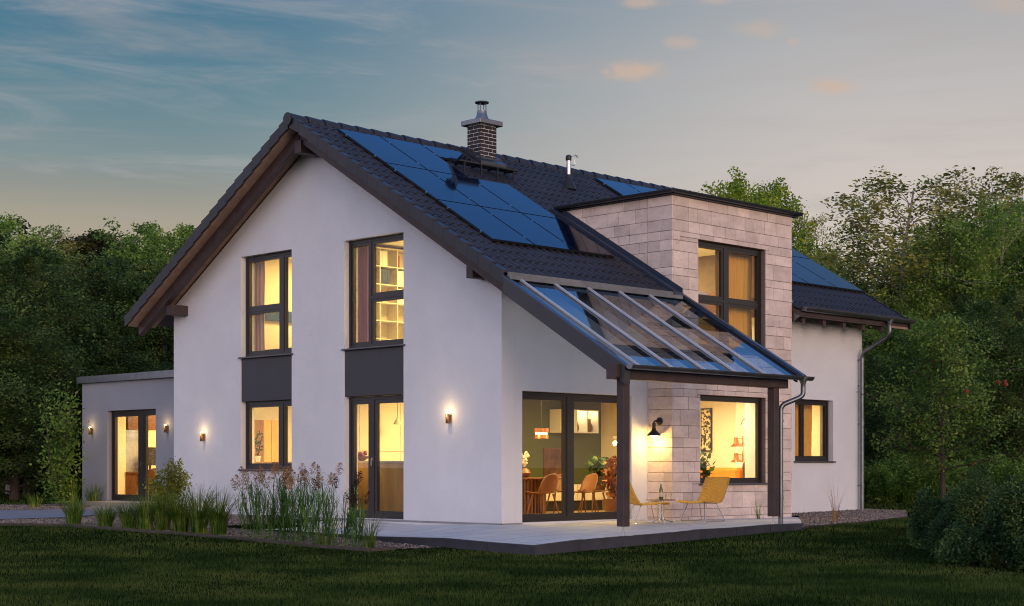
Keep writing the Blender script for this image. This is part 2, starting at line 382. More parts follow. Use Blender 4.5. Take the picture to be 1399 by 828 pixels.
# ------------------------------------------------------------------ ground
def sheet(name, poly, dz, m, kind='structure', label=None, it=4, parent=None, zfn=None):
    bm = bmesh.new(); vs = [bm.verts.new((p[0], p[1], 0)) for p in poly]
    es = [bm.edges.new((vs[i], vs[(i + 1) % len(vs)])) for i in range(len(vs))]
    bmesh.ops.triangle_fill(bm, use_beauty=True, use_dissolve=False, edges=es)
    for _ in range(it): bmesh.ops.subdivide_edges(bm, edges=list(bm.edges), cuts=1, use_grid_fill=True)
    for v in bm.verts: v.co.z = (zfn or ground)(v.co.x, v.co.y) + dz
    bmesh.ops.recalc_face_normals(bm, faces=bm.faces)
    for f in bm.faces:
        if f.normal.z < 0: f.normal_flip()
    me = bpy.data.meshes.new(name); bm.to_mesh(me); bm.free(); me.materials.append(m)
    o = link(name, me, parent)
    if kind: o['kind'] = kind
    if label: o['label'] = label
    return o
def inside(x, y, poly):
    c_ = False; n = len(poly); j = n - 1
    for i in range(n):
        xi, yi = poly[i][0], poly[i][1]; xj, yj = poly[j][0], poly[j][1]
        if (yi > y) != (yj > y) and x < (xj - xi) * (y - yi) / (yj - yi) + xi: c_ = not c_
        j = i
    return c_
ds = [-120, -60, -20, 0, 5] + [8 + .8 * i for i in range(60)] + [57, 62, 70, 80, 100, 140, 220, 400, 900]
ls = [-900, -400, -200, -100, -60, -40] + [-30 + 1.2 * i for i in range(51)] + [40, 60, 100, 200, 400, 900]
g = MB()
vs = [];
for d in ds:
    for l in ls:
        p = ld(l, d); vs.append((p.x, p.y, ground(p.x, p.y)))
nl = len(ls)
g.add(vs, [(j * nl + i, j * nl + i + 1, (j + 1) * nl + i + 1, (j + 1) * nl + i) for j in range(len(ds) - 1) for i in range(nl - 1)])
go = g.build('ground', M['turf'], smooth=True); go['kind'] = 'structure'; go['label'] = 'dark lawn ground round the house'

# patio: pale slabs with a dark kerb, falling slightly away from the house
PAT = [(-2.75, -3.45, -.155), (3.95, -3.40, -.005), (7.75, -.75, -.035), (7.68, -.59, -.035), (3.87, -.59, -.012), (3.87, .02, -.012), (-.01, .02, -.012), (-.01, 4.32, -.03), (-2.75, 4.32, -.12)]
patio_root = thing('patio', 'pale concrete slab patio with dark kerb wrapping round the house corner', 'patio'); patio_root['kind'] = 'structure'
def patz(x, y):
    # inverse-distance blend of the levels surveyed round its rim
    w = 0; s = 0
    for px, py, pz in PAT + [(-1.0, -3.4, -.085), (1.2, -3.4, -.03), (-.55, -3.2, -.07), (3.4, -3.2, .0), (-2.75, .5, -.135), (-1.4, 2, -.08)]:
        q = 1. / ((x - px) ** 2 + (y - py) ** 2 + 1e-4) ** 1.5; w += q; s += q * pz
    return s / w
sheet('slab', [(p[0], p[1]) for p in PAT], 0., M['patio'], kind=None, parent=patio_root, zfn=patz, it=5)
k = MB()
def kerb_run(mb, pts, w, zt, zb, side):
    for (a, b) in zip(pts[:-1], pts[1:]):
        a = Vector(a); b = Vector(b); t = (b - a).normalized(); nrm = Vector((t.y, -t.x)) * side
        L_ = (b - a).length; n = max(1, round(L_ / 1.0))
        for i in range(n):
            p = a + t * (L_ * i / n + (.004 if i else 0)); q = a + t * (L_ * (i + 1) / n - .004)
            zz = [(zt(p.x, p.y), zb(p.x, p.y)), (zt(q.x, q.y), zb(q.x, q.y))]
            c4 = [p, q, q + nrm * w, p + nrm * w]; z4 = [zz[0], zz[1], zz[1], zz[0]]
            vs = [(c4[i_].x, c4[i_].y, z4[i_][1]) for i_ in range(4)] + [(c4[i_].x, c4[i_].y, z4[i_][0]) for i_ in range(4)]
            mb.add(vs, [(0,3,2,1),(4,5,6,7),(0,1,5,4),(1,2,6,5),(2,3,7,6),(3,0,4,7)])
kerb_run(k, [(-.01, 4.322), (-2.752, 4.322), (-2.752, -3.452), (3.99, -3.40)], .09, lambda x, y: patz(x, y) + .006, lambda x, y: ground(x, y) - .15, -1)
k.build('kerb', M['kerb'], patio_root)
# joints between the slabs: thin dark strips set 2 mm proud
j = MB()
def strip(p, q, w=.010):
    p = Vector(p); q = Vector(q); t = (q - p).normalized(); nn = Vector((t.y, -t.x)) * w / 2; n = max(1, int((q - p).length / .4))
    for i in range(n):
        a = p + (q - p) * i / n; b = p + (q - p) * (i + 1) / n
        j.add([(a.x - nn.x, a.y - nn.y, patz(a.x, a.y) + .002), (b.x - nn.x, b.y - nn.y, patz(b.x, b.y) + .002), (b.x + nn.x, b.y + nn.y, patz(b.x, b.y) + .002), (a.x + nn.x, a.y + nn.y, patz(a.x, a.y) + .002)], [(0, 1, 2, 3)])
for i in range(6): strip((-2.75, -.6 - .57 * i), (-.02 if False else min(7.4, 3.9 + max(0, (2.75 - .57 * i)) * 1.35), -.6 - .57 * i))
for i in range(8): strip((-2.75, .0 + .57 * i), (-.03, .0 + .57 * i))
for i in range(10):
    x = -2.75 + .8 * (i + .5); strip((x, -3.44), (x, -.03 if x < 3.8 else -.62))
for i in range(3): strip((-2.35 + .8 * i, -.02), (-2.35 + .8 * i, 4.3))
j.build('slab_joint', M['kerb'], patio_root, normals=False)

# paths and beds
PATHP = [at(-60, 699), at(60, 697.5), at(112, 695), at(150, 688.5), at(236, 686.5), at(240, 692), at(200, 698), at(150, 703), at(95, 708.5), at(-60, 713)]
sheet('path', PATHP, .02, M['path'], label='grey slab path running to the annex door')
kk = MB(); kerb_run(kk, [p.xy for p in PATHP[5:10]], .06, lambda x, y: ground(x, y) + .03, lambda x, y: ground(x, y) - .1, -1); kk.build('path_edging', M['kerb'])['kind'] = 'structure'
BED = [at(-60, 713.5), at(95, 709), at(150, 703.5), at(200, 698.5), at(240, 692.5), Vector((-.02, 9.9, 0)), Vector((-.02, 4.45, 0)), Vector((-2.86, 4.42, 0)), Vector((-2.86, -1.6, 0)), at(540, 751), at(505, 753.5), at(430, 748), at(330, 737.5), at(200, 727.5), at(90, 719.5), at(-60, 717)]
sheet('planting_bed', BED, .012, M['soil'], label='gravelled planting bed along the gable wall')
BEDFRONT = BED[9:]
e = MB(); kerb_run(e, [p.xy for p in BEDFRONT], .025, lambda x, y: ground(x, y) + .05, lambda x, y: ground(x, y) - .05, -1)
e.build('bed_edging', mat('rusty bed edging', (.07, .055, .045), .8, .2, 6))['kind'] = 'structure'
BED2 = [at(-60, 691), at(60, 690), at(115, 686.5), at(149, 686.5), at(112, 694.5), at(60, 697), at(-60, 698.5)]
sheet('gravel_strip', BED2, .012, M['soil'], label='gravel strip behind the grey path')
BED3 = [Vector((3.96, -3.40, 0)), Vector((7.73, -.76, 0)), Vector((7.64, -.56, 0)), Vector((7.66, -.01, 0)), Vector((11.3, -.02, 0)), Vector((11.3, 2.5, 0)), Vector((12.2, 2.0, 0)), at(1238, 700), at(1238, 708), at(1180, 715), at(1100, 721.5)]
sheet('gravel_bed', BED3, .03, M['soil'], label='gravel bed along the eaves wall')

OCT = np.array([(1,0,0),(-1,0,0),(0,1,0),(0,-1,0),(0,0,1),(0,0,-1)], float)
OF = [(0,2,4),(2,1,4),(1,3,4),(3,0,4),(2,0,5),(1,2,5),(3,1,5),(0,3,5)]
def pebbles(name, poly, n, lo, hi, m, label, up=.014):
    xs = [p[0] for p in poly]; ys = [p[1] for p in poly]; c_ = []
    while len(c_) < n:
        x = nrs.uniform(min(xs), max(xs)); y = nrs.uniform(min(ys), max(ys))
        if inside(x, y, poly): c_.append((x, y, ground(x, y) + up))
    c_ = np.array(c_); sz = nrs.uniform(lo, hi, (n, 1, 1)) * nrs.uniform(.6, 1.2, (n, 1, 3)) * np.array([1, 1, .65])
    V = OCT[None] * sz + nrs.uniform(-.25, .25, (n, 6, 3)) * sz
    a = nrs.uniform(0, 6.28, n); ca, sa = np.cos(a), np.sin(a)
    x = V[:, :, 0] * ca[:, None] - V[:, :, 1] * sa[:, None]; y = V[:, :, 0] * sa[:, None] + V[:, :, 1] * ca[:, None]
    V = np.stack([x, y, V[:, :, 2]], -1) + c_[:, None, :]
    F = (np.array(OF)[None] + (np.arange(n) * 6)[:, None, None]).reshape(-1, 3)
    me = bpy.data.meshes.new(name); me.from_pydata(V.reshape(-1, 3).tolist(), [], F.tolist()); me.materials.append(m)
    for p in me.polygons: p.use_smooth = False
    o = link(name, me); o['kind'] = 'stuff'; o['label'] = label; return o
pebbles('gravel', BED, 16000, .012, .032, M['gravel'], 'brown grey gravel between the ornamental grasses')
pebbles('gravel', BED3, 8000, .015, .042, M['gravel'], 'mixed grey and rose pebbles along the eaves wall', .032)
fe = MB(); kerb_run(fe, [p.xy for p in [BED3[0]] + BED3[-1:-5:-1]], .03, lambda x, y: ground(x, y) + .034, lambda x, y: ground(x, y) - .05, 1); fe.build('bed_edging', M['soil'])['kind'] = 'structure'
pebbles('gravel', BED2, 3000, .015, .035, M['gravel'], 'gravel behind the grey path')

# lawn blades
def lawn():
    parts = []
    for d0, d1, dens, hgt, wid in ((11.6, 15, 2300, .050, .0055), (15, 19, 1500, .052, .0075), (19, 24, 900, .055, .010), (24, 32, 480, .06, .014), (32, 62, 130, .07, .026)):
        area = (d1 - d0) * .35 * (d0 + d1); n = int(area * dens)
        u = nrs.uniform(0, 1, n); d = np.sqrt(d0 * d0 + u * (d1 * d1 - d0 * d0)); l = nrs.uniform(-.35, .35, n) * d
        A = l - RC; B = d - DC; X = A * SA + B * CA; Y = -A * CA + B * SA
        parts.append((X, Y, d, np.full(n, hgt), np.full(n, wid)))
    X, Y, D, Hh, W = [np.concatenate([p[i] for p in parts]) for i in range(5)]
    keep = np.ones(len(X), bool)
    def inpoly(poly):
        c_ = np.zeros(len(X), bool); n = len(poly); j = n - 1
        for i in range(n):
            xi, yi, xj, yj = poly[i][0], poly[i][1], poly[j][0], poly[j][1]
            c_ ^= ((yi > Y) != (yj > Y)) & (X < (xj - xi) * (Y - yi) / (yj - yi + 1e-12) + xi); j = i
        return c_
    for poly in (BED, BED2, BED3, PATHP, [(-2.86, -3.56), (3.98, -3.51), (7.9, -.75), (7.7, 2), (-2.86, 4.42)], [(-.1, -.1), (11.3, -.1), (11.3, 10.1), (-.1, 10.1)], [(1.4, 9.9), (9, 9.9), (9, 16.5), (1.4, 16.5)]): keep &= ~inpoly(poly)
    X, Y, D, Hh, W = X[keep], Y[keep], D[keep], Hh[keep], W[keep]
    n = len(X)
    Z = -.33 + np.zeros(n)
    def sst(a, b, t): t = np.clip((t - a) / (b - a), 0, 1); return t * t * (3 - 2 * t)
    Z = -.33 + .28 * sst(20.5, 31, D) + .05 * sst(31, 36, D) + .12 * sst(36, 46, D)
    patch = .75 + .3 * np.sin(X * .9 + 1.3 * np.sin(Y * .7)) * np.sin(Y * 1.1 + .5) 
    h = Hh * nrs.uniform(.45, 1.25, n) * patch; a = nrs.uniform(0, 6.283, n); le = nrs.uniform(.0, .8, n); b = nrs.uniform(0, 6.283, n)
    V = np.zeros((n, 3, 3))
    V[:, 0] = np.stack([X - np.cos(a) * W / 2, Y - np.sin(a) * W / 2, Z - .004], -1)
    V[:, 1] = np.stack([X + np.cos(a) * W / 2, Y + np.sin(a) * W / 2, Z - .004], -1)
    V[:, 2] = np.stack([X + np.cos(b) * h * le, Y + np.sin(b) * h * le, Z + h], -1)
    o = quads('grass', V, M['lawn']); o['kind'] = 'stuff'; o['label'] = 'dark mown lawn in front of the house'
lawn()
# ------------------------------------------------------------------ house
HW, HL = 9.978, 11.19             # gable width, length along the eaves
ZE, YE, SL = 4.16, -.75, .5993    # lower edge of the tiles and slope
RIDGE = HW / 2
X0, X1 = -.70, 11.90
BX0, BX1, BY = 3.862, 7.68, -.60  # stone bay
BTOP = 6.02
def rz_(y): return ZE + SL * ((RIDGE - abs(y - RIDGE)) - YE)
house = thing('house', 'white detached house with a dark tiled gable roof and a two storey sandstone bay', 'house')

def wall(mb, outer, holes, axis, p0, p1):
    """slab with openings: outline and holes are (u, z) loops on the plane axis = p0, thickness to p1"""
    bm = bmesh.new(); es = []
    for loop in [outer] + holes:
        vs = [bm.verts.new((u, z, 0)) for u, z in loop]
        es += [bm.edges.new((vs[i], vs[(i + 1) % len(vs)])) for i in range(len(vs))]
    bmesh.ops.triangle_fill(bm, use_beauty=True, use_dissolve=False, edges=es)
    bm.verts.index_update(); P = (lambda u, z, a: (a, u, z)) if axis == 'x' else (lambda u, z, a: (u, a, z))
    vs = [v.co.copy() for v in bm.verts]; fs = [[v.index for v in f.verts] for f in bm.faces]; bm.free(); n = len(vs)
    V = [P(v.x, v.y, p0) for v in vs] + [P(v.x, v.y, p1) for v in vs]
    F = fs + [[i + n for i in reversed(f)] for f in fs]
    i = 0
    for loop in [outer] + holes:
        m = len(loop)
        for k in range(m): F.append((i + k, i + (k + 1) % m, n + i + (k + 1) % m, n + i + k))
        i += m
    mb.add(V, F); return mb
def rect(u0, u1, z0, z1): return [(u0, z0), (u1, z0), (u1, z1), (u0, z1)]
# openings of the gable: (y0, y1, z0, z1)
W1 = (2.53, 4.23, 3.21, 5.258); W2 = (5.85, 7.545, 3.21, 5.258); D1 = (2.53, 4.23, .02, 2.30); W3 = (5.85, 7.545, .93, 2.305)
def under(y): return rz_(y) - .21
wall(MB(), [(0, -.30), (HW, -.30), (HW, under(HW)), (RIDGE, under(RIDGE)), (0, under(0))], [rect(W1[0], W1[1], D1[2], W1[3]), rect(W2[0], W2[1], W3[2], W2[3])], 'x', 0., .34).build('wall', M['stucco'], house)
SD = (.505, 3.405, .015, 2.30); RW = (8.64, 10.06, 1.10, 2.405)
wall(MB(), [(.342, -.30), (HL, -.30), (HL, under(0)), (.342, under(0))], [rect(*SD), rect(*RW), rect(BX0 + .3, BX1 - .3, .01, 5.4) if False else rect(4.2, 7.36, .01, 4.0)], 'y', 0., .34).build('wall', M['stucco'], house)
wall(MB(), [(.342, -.05), (HW - .342, -.05), (HW - .342, under(HW - .342)), (RIDGE, under(RIDGE)), (.342, under(.342))], [], 'x', HL - .34, HL).build('wall', M['stucco'], house)
wall(MB(), [(.342, -.05), (HL - .342, -.05), (HL - .342, under(HW)), (.342, under(HW))], [], 'y', HW - .34, HW).build('wall', M['stucco'], house)
b = MB(); b.box(-.012, .0, -.012, HW, -.02, .012); b.box(-.012, .5, -.012, -.0, -.02, .012); b.build('drip_edge', M['plinth'], house)
pl = MB(); pl.box(7.70, HL + .0, .02, .30, -.4, -.02) ; pl.box(HL - .3, HL - .02, .3, 9.5, -.4, -.052); pl.build('plinth', M['plinth'], house)

# ---- windows
def window(name, axis, pos, op, back=.12, bars=(), panes=(), sill=True, fr=.065, sash=.055, label=None, handle=None, inward=1, outmat='frame'):
    """op=(u0,u1,z0,z1) opening; bars and panes are rectangles inside it"""
    u0, u1, z0, z1 = op
    def bx(mb, a0, a1, b0, b1, d0, d1, ch=0.):
        if axis == 'x': mb.box(pos + d0, pos + d1, a0, a1, b0, b1, ch=ch)
        else: mb.box(a0, a1, pos + d0, pos + d1, b0, b1, ch=ch)
    f = MB(); d0, d1 = back, back + .085
    bx(f, u0 + .002, u0 + fr, z0 + .003, z1 - .003, d0, d1); bx(f, u1 - fr, u1 - .002, z0 + .003, z1 - .003, d0, d1)
    bx(f, u0 + fr, u1 - fr, z1 - fr, z1 - .002, d0, d1); bx(f, u0 + fr, u1 - fr, z0 + .002, z0 + fr, d0, d1)
    for q in bars: bx(f, *q, d0 + .002, d1 - .002)
    w = f.build(name, M[outmat], house if axis in 'xy' else None)
    if label: w['label'] = label
    for (a0, a1, b0, b1) in panes:
        s = MB(); e0, e1 = d0 + .012, d1 - .01
        bx(s, a0 + .001, a0 + sash, b0, b1, e0, e1); bx(s, a1 - sash, a1 - .001, b0, b1, e0, e1)
        bx(s, a0 + sash, a1 - sash, b1 - sash, b1 - .001, e0, e1); bx(s, a0 + sash, a1 - sash, b0 + .001, b0 + sash, e0, e1)
        s.build('sash', M['frame'], w)
        g = MB(); dm = d0 + .045
        if axis == 'x': g.add([(pos + dm, a0 + sash, b0 + sash), (pos + dm, a1 - sash, b0 + sash), (pos + dm, a1 - sash, b1 - sash), (pos + dm, a0 + sash, b1 - sash)], [(3, 2, 1, 0)])
        else: g.add([(a0 + sash, pos + dm, b0 + sash), (a1 - sash, pos + dm, b0 + sash), (a1 - sash, pos + dm, b1 - sash), (a0 + sash, pos + dm, b1 - sash)], [(0, 1, 2, 3)])
        g.build('pane', M['pane'], w, normals=False)
    if sill:
        s = MB(); bx(s, u0 - .05, u1 + .03, z0 - .03, z0 + .001, -.055, back + .02, ch=.006); s.build('sill', M['sill'], w)
    if handle:
        h = MB(); hu, hz = handle; bx(h, hu - .012, hu + .012, hz - .03, hz + .03, back - .012, back + .01); bx(h, hu - .008, hu + .008, hz - .12, hz + .01, back - .03, back - .014); h.build('handle', M['steel'], w)
    return w
m_ = .065
# upper right gable window: narrow fixed light on the far side, two lights with a transom on the near side
window('window', 'x', 0, W1, bars=[(3.575, 3.615, 3.275, 5.193), (2.595, 3.575, 4.115, 4.175)], panes=[(3.615, 4.165, 3.275, 5.193), (2.595, 3.575, 4.175, 5.193), (2.595, 3.575, 3.275, 4.115)], label='tall gable window with rose curtain and shelves behind')
window('window', 'x', 0, W2, bars=[(6.265, 6.37, 3.275, 5.193), (6.37, 7.48, 4.13, 4.19)], panes=[(5.915, 6.265, 3.275, 5.193), (6.37, 7.48, 4.19, 5.193), (6.37, 7.48, 3.275, 4.13)], label='tall gable window with peach curtain behind')
window('window', 'x', 0, W3, bars=[(6.285, 6.395, .995, 2.24)], panes=[(5.915, 6.285, .995, 2.24), (6.395, 7.48, .995, 2.24)], label='low gable window above the reeds')
window('door', 'x', 0, D1, bars=[(3.50, 3.60, .085, 2.235)], panes=[(3.60, 4.165, .085, 2.235), (2.595, 3.50, .085, 2.235)], sill=False, sash=.075, handle=(3.55, 1.12), label='glazed double patio door of the gable')
window('door', 'y', 0, SD, bars=[(1.78, 1.895, .08, 2.235)], panes=[(.57, 1.78, .08, 2.235), (1.895, 3.34, .08, 2.235)], sill=False, sash=.075, label='wide sliding glass door with two dark framed leaves')
window('window', 'y', 0, RW, sash=.045, bars=[(9.09, 9.11, 1.165, 2.34)], panes=[(8.705, 9.09, 1.165, 2.34), (9.11, 9.995, 1.165, 2.34)], label='small window with amber curtains')
# lintel boards: dark roller blind boxes over the ground floor openings
for (y0, y1) in ((2.53, 4.23), (5.85, 7.545)):
    p = MB(); p.box(.018, .33, y0 + .003, y1 - .003, 2.306, 3.178, ch=.004); p.build('spandrel_panel', M['panel'], house)
# ---- stone bay
bayU = (4.64, 6.785, 3.2, 5.275); bayL = (4.70, 6.80, .66, 2.345)
bay = wall(MB(), [(BX0 + .025, -.30), (BX1 - .025, -.30), (BX1 - .025, BTOP - .02), (BX0 + .025, BTOP - .02)], [rect(*bayU), rect(*bayL)], 'y', BY + .025, BY + .27)
bay.box(BX0 + .025, BX0 + .25, BY + .272, -.002, -.3, BTOP - .02); bay.box(BX0 + .025, BX0 + .25, .0, 2.9, 4.28, BTOP - .02)
bay.box(BX1 - .25, BX1 - .025, BY + .272, -.002, -.3, BTOP - .02); bay.box(BX1 - .25, BX1 - .025, .0, 2.9, 4.28, BTOP - .02)
bayo = bay.build('stone_bay', M['mortar'], house); bayo['label'] = 'projecting two storey bay clad in pinkish sandstone'
sr = random.Random(5)
COURSES = [-.2]
ph = [.24, .15, .31, .20, .17, .21, .26, .18, .23, .30]
z = -.2; i = 0
while z < BTOP - .1:
    z += ph[i % len(ph)]; i += 1; COURSES.append(min(z, BTOP))
if COURSES[-1] < BTOP: COURSES.append(BTOP)
def sub(r, h):
    u0, u1, z0, z1 = r; a0, a1, b0, b1 = h
    if a0 >= u1 or a1 <= u0 or b0 >= z1 or b1 <= z0: return [r]
    out = []
    if z0 < b0: out.append((u0, u1, z0, b0))
    if z1 > b1: out.append((u0, u1, b1, z1))
    zz0, zz1 = max(z0, b0), min(z1, b1)
    if u0 < a0: out.append((u0, a0, zz0, zz1))
    if u1 > a1: out.append((a1, u1, zz0, zz1))
    return out
def stones(axis, pos, out, ua, ub, zmin, holes, clipz=None):
    mb = MB(); J = .0035
    for ci in range(len(COURSES) - 1):
        zb, zt = COURSES[ci], COURSES[ci + 1]
        if zt < zmin: continue
        u = ua; first = True
        while u < ub - 1e-6:
            w = sr.choice([.27, .33, .38, .42, .48, .60]) if not first else sr.choice([.2, .3, .45])
            first = False
            if ub - (u + w) < .2: w = ub - u
            rs = [(u, u + w, max(zb, zmin), zt)]
            for h in holes: rs = [q for r in rs for q in sub(r, h)]
            for (a0, a1, b0, b1) in rs:
                if a1 - a0 < .02 or b1 - b0 < .02: continue
                if clipz and b1 < clipz((a0 + a1) / 2) - .5: continue
                t = .028 + sr.uniform(-.004, .004); d0, d1 = (pos, pos - out * t)
                lo, hi = pos + out * (.0 + sr.uniform(-.003, .003)), pos - out * .03
                if axis == 'y': mb.box(a0 + J, a1 - J, lo, hi, b0 + J, b1 - J, ch=.004)
                else: mb.box(lo, hi, a0 + J, a1 - J, b0 + J, b1 - J, ch=.004)
            u += w
    return mb
mb = stones('y', BY, -1, BX0 + .03, BX1 - .03, -.25, [bayU, bayL])
m2 = stones('x', BX0, -1, BY, -.004, -.25, []); m3 = stones('x', BX0, -1, .0, 2.6, 4.36, [], lambda y: rz_(y)); m4 = stones('x', BX1, 1, BY, -.004, -.25, []); m5 = stones('x', BX1, 1, .0, 2.6, 4.36, [])
for q in (m2, m3, m4, m5): mb.add(q.v, q.f)
mb.build('stone_cladding', M['stone'], bayo)
window('window', 'y', BY, bayU, back=.115, bars=[(5.57, 5.69, 3.265, 5.21), (4.705, 5.57, 4.15, 4.205), (5.69, 6.72, 4.15, 4.205)], panes=[(4.705, 5.57, 4.205, 5.21), (5.69, 6.72, 4.205, 5.21), (4.705, 5.57, 3.265, 4.15), (5.69, 6.72, 3.265, 4.15)], label='four light window high in the stone bay')
window('window', 'y', BY, bayL, back=.115, panes=[(4.765, 6.735, .725, 2.28)], sash=.04, label='large single pane window low in the stone bay')
rb_ = MB(); rb_.box(BX0 - .06, BX1 + .12, BY - .07, 2.75, BTOP + .004, BTOP + .07); rb_.box(BX0 - .02, BX1 + .06, BY - .03, 2.7, BTOP + .072, BTOP + .10)
rbo = rb_.build('bay_roof', M['darkzinc'], bayo)
def halfpipe(mb, p, q, r, n=8, th=.006, hang=Vector((0, 0, -1)), sidev=None):
    p = Vector(p); q = Vector(q); t = (q - p).normalized(); sidev = sidev or t.cross(Vector((0, 0, 1))).normalized(); pr = []
    for rr in (r, r - th):
        seq = range(n + 1) if rr == r else range(n, -1, -1)
        for k in seq:
            a = math.pi * k / n; pr.append(sidev * math.cos(a) * rr + Vector((0, 0, -1)) * math.sin(a) * rr)
    m = len(pr); vs = [p + v for v in pr] + [q + v for v in pr]
    mb.add(vs, [(i, (i + 1) % m, m + (i + 1) % m, m + i) for i in range(m)] + [list(range(n + 1)) , [m + i for i in range(n + 1)]])
gt = MB(); halfpipe(gt, (BX0 - .12, BY - .12, BTOP + .085), (BX1 + .14, BY - .12, BTOP + .085), .062); halfpipe(gt, (BX0 - .12, 2.25, BTOP + .085), (BX0 - .12, BY - .12, BTOP + .085), .062)
for i in range(6): x = BX0 + .3 + i * .66; gt.box(x - .01, x + .01, BY - .19, BY - .05, BTOP + .08, BTOP + .094)
for i in range(4): y = BY + .4 + i * .66; gt.box(BX0 - .19, BX0 - .05, y - .01, y + .01, BTOP + .08, BTOP + .094)
gt.build('gutter', M['darkzinc'], bayo, smooth=True)

# ---- roof
roof = thing('roof', None, None); roof.parent = house
LS = (RIDGE - YE) * math.hypot(1, SL); CS, SN = 1 / math.hypot(1, SL), SL / math.hypot(1, SL)
PITCH = .335; NR = int(round(LS / PITCH)); PITCH = LS / NR
def tiles(side):
    mb = MB(); nx = 66 * 6; dx = (X1 - X0) / nx; tj = random.Random(3 + side)
    def P(x, s, h):
        y = YE + s * CS - h * SN; z_ = ZE + s * SN + h * CS
        return (x, y if side == 0 else HW - y, z_)
    prof = [.032 * (math.sin(2 * math.pi * i / 6) if math.sin(2 * math.pi * i / 6) > 0 else .35 * math.sin(2 * math.pi * i / 6)) for i in range(6)]
    for r in range(NR):
        s0, s1 = r * PITCH - (.03 if r else 0), (r + 1) * PITCH
        vs = []
        jit = [tj.uniform(-.003, .003) for _ in range(nx // 12 + 2)]
        for i in range(nx + 1):
            x = X0 + i * dx; w = prof[i % 6] + jit[i // 12]
            vs.append(P(x, s0, w - .0)); vs.append(P(x, s0, w + .020)); vs.append(P(x, s1 + .002, w + .002))
        fs = []
        for i in range(nx):
            xm = X0 + (i + .5) * dx
            ym = YE + (s0 + s1) / 2 * CS
            if side == 0 and BX0 + .02 < xm < BX1 - .02 and ym < 2.35: continue
            a = 3 * i; b_ = a + 3
            fs.append((a, b_, b_ + 1, a + 1)); fs.append((a + 1, b_ + 1, b_ + 2, a + 2))
        mb.add(vs, fs)
    return mb
t0 = tiles(0).build('tiles', M['tile'], roof, normals=False, smooth=True, angle=60)
t1 = tiles(1).build('tiles', M['tile'], roof, normals=False, smooth=True, angle=60)
# deck under the tiles, soffit boards, flying rafters, verge tiles
def slope_box(mb, xa, xb, y0, y1, ht, hb, side):
    ya, yb = y0, y1
    zt = lambda y: ZE + SL * (y - YE)
    F_ = (lambda y: y) if side == 0 else (lambda y: HW - y)
    mb.add([(xa, F_(ya), zt(ya) + hb), (xb, F_(ya), zt(ya) + hb), (xb, F_(yb), zt(yb) + hb), (xa, F_(yb), zt(yb) + hb), (xa, F_(ya), zt(ya) + ht), (xb, F_(ya), zt(ya) + ht), (xb, F_(yb), zt(yb) + ht), (xa, F_(yb), zt(yb) + ht)],
           [(0,3,2,1),(4,5,6,7),(0,1,5,4),(1,2,6,5),(2,3,7,6),(3,0,4,7)])
dk = MB()
slope_box(dk, X0 + .02, BX0 - .0, YE + .03, RIDGE - .01, -.03, -.13, 0); slope_box(dk, BX0, BX1, 2.4, RIDGE - .01, -.03, -.13, 0); slope_box(dk, BX1, X1 - .02, YE + .03, RIDGE - .01, -.03, -.13, 0); slope_box(dk, X0 + .02, X1 - .02, YE + .03, RIDGE - .01, -.03, -.13, 1)
dk.build('roof_deck', M['timber'], roof)
for side in (0, 1):
    sf = MB(); nb = 3
    for i in range(nb):
        a = X0 + .03 + i * .225; slope_box(sf, a, a + .218, YE + .02, RIDGE - .02, -.132, -.175, side)
    sf.build('soffit', M['soffit'], roof)
sf = MB(); slope_box(sf, HL + .01, X1 - .03, YE + .02, RIDGE - .02, -.132, -.175, 0)
sf.build('soffit', M['soffit'], roof)
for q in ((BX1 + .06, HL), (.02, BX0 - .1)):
    sf = MB(); slope_box(sf, *q, YE + .04, -.01, -.132, -.170, 0); sf.build('eaves_boarding', M['timber'], roof)  # eaves shadow is put into the darker colour of this boarding
for side in (0, 1):
    rf = MB(); slope_box(rf, -.47, -.33, YE + .12, RIDGE - .012, -.178, -.42, side); rf.build('barge_rafter', M['timber'], roof)
for x in [BX1 + .28 + i * .74 for i in range(5)] + [.3 + i * .74 for i in range(5)]:
    rt = MB(); slope_box(rt, x, x + .11, YE + .10, -.005, -.172, -.33, 0); rt.build('rafter_tail', M['timber'], roof)
def vpiece(mb, xa, xb, ya, yb, t0_, t1_, b0_, b1_, side):
    zt = lambda y: ZE + SL * (y - YE); F_ = (lambda y: y) if side == 0 else (lambda y: HW - y)
    mb.add([(xa, F_(ya), zt(ya) + b0_), (xb, F_(ya), zt(ya) + b0_), (xb, F_(yb), zt(yb) + b1_), (xa, F_(yb), zt(yb) + b1_), (xa, F_(ya), zt(ya) + t0_), (xb, F_(ya), zt(ya) + t0_), (xb, F_(yb), zt(yb) + t1_), (xa, F_(yb), zt(yb) + t1_)],
           [(0,3,2,1),(4,5,6,7),(0,1,5,4),(1,2,6,5),(2,3,7,6),(3,0,4,7)])
for side in (0, 1):
    vg = MB(); vf = MB()
    for r in range(NR):
        y0 = YE + r * PITCH * CS; y1 = YE + (r + 1) * PITCH * CS + .012
        vpiece(vg, X0 - .034, X0 - .004, y0 - .02, y1 - .036, .074, .040, -.150, -.185, side)
        vpiece(vg, X0 - .004, X0 + .10, y0 - .02, y1 - .036, .074, .040, .03, .004, side)
        vpiece(vf, X1 + .004, X1 + .03, y0 - .02, y1 - .036, .074, .040, -.150, -.185, side)
    vg.build('verge_tiles', M['verge'], roof); vf.build('verge_tiles', M['verge'], roof)
rg = MB(); n = 31; lx = (X1 - X0 + .1) / n
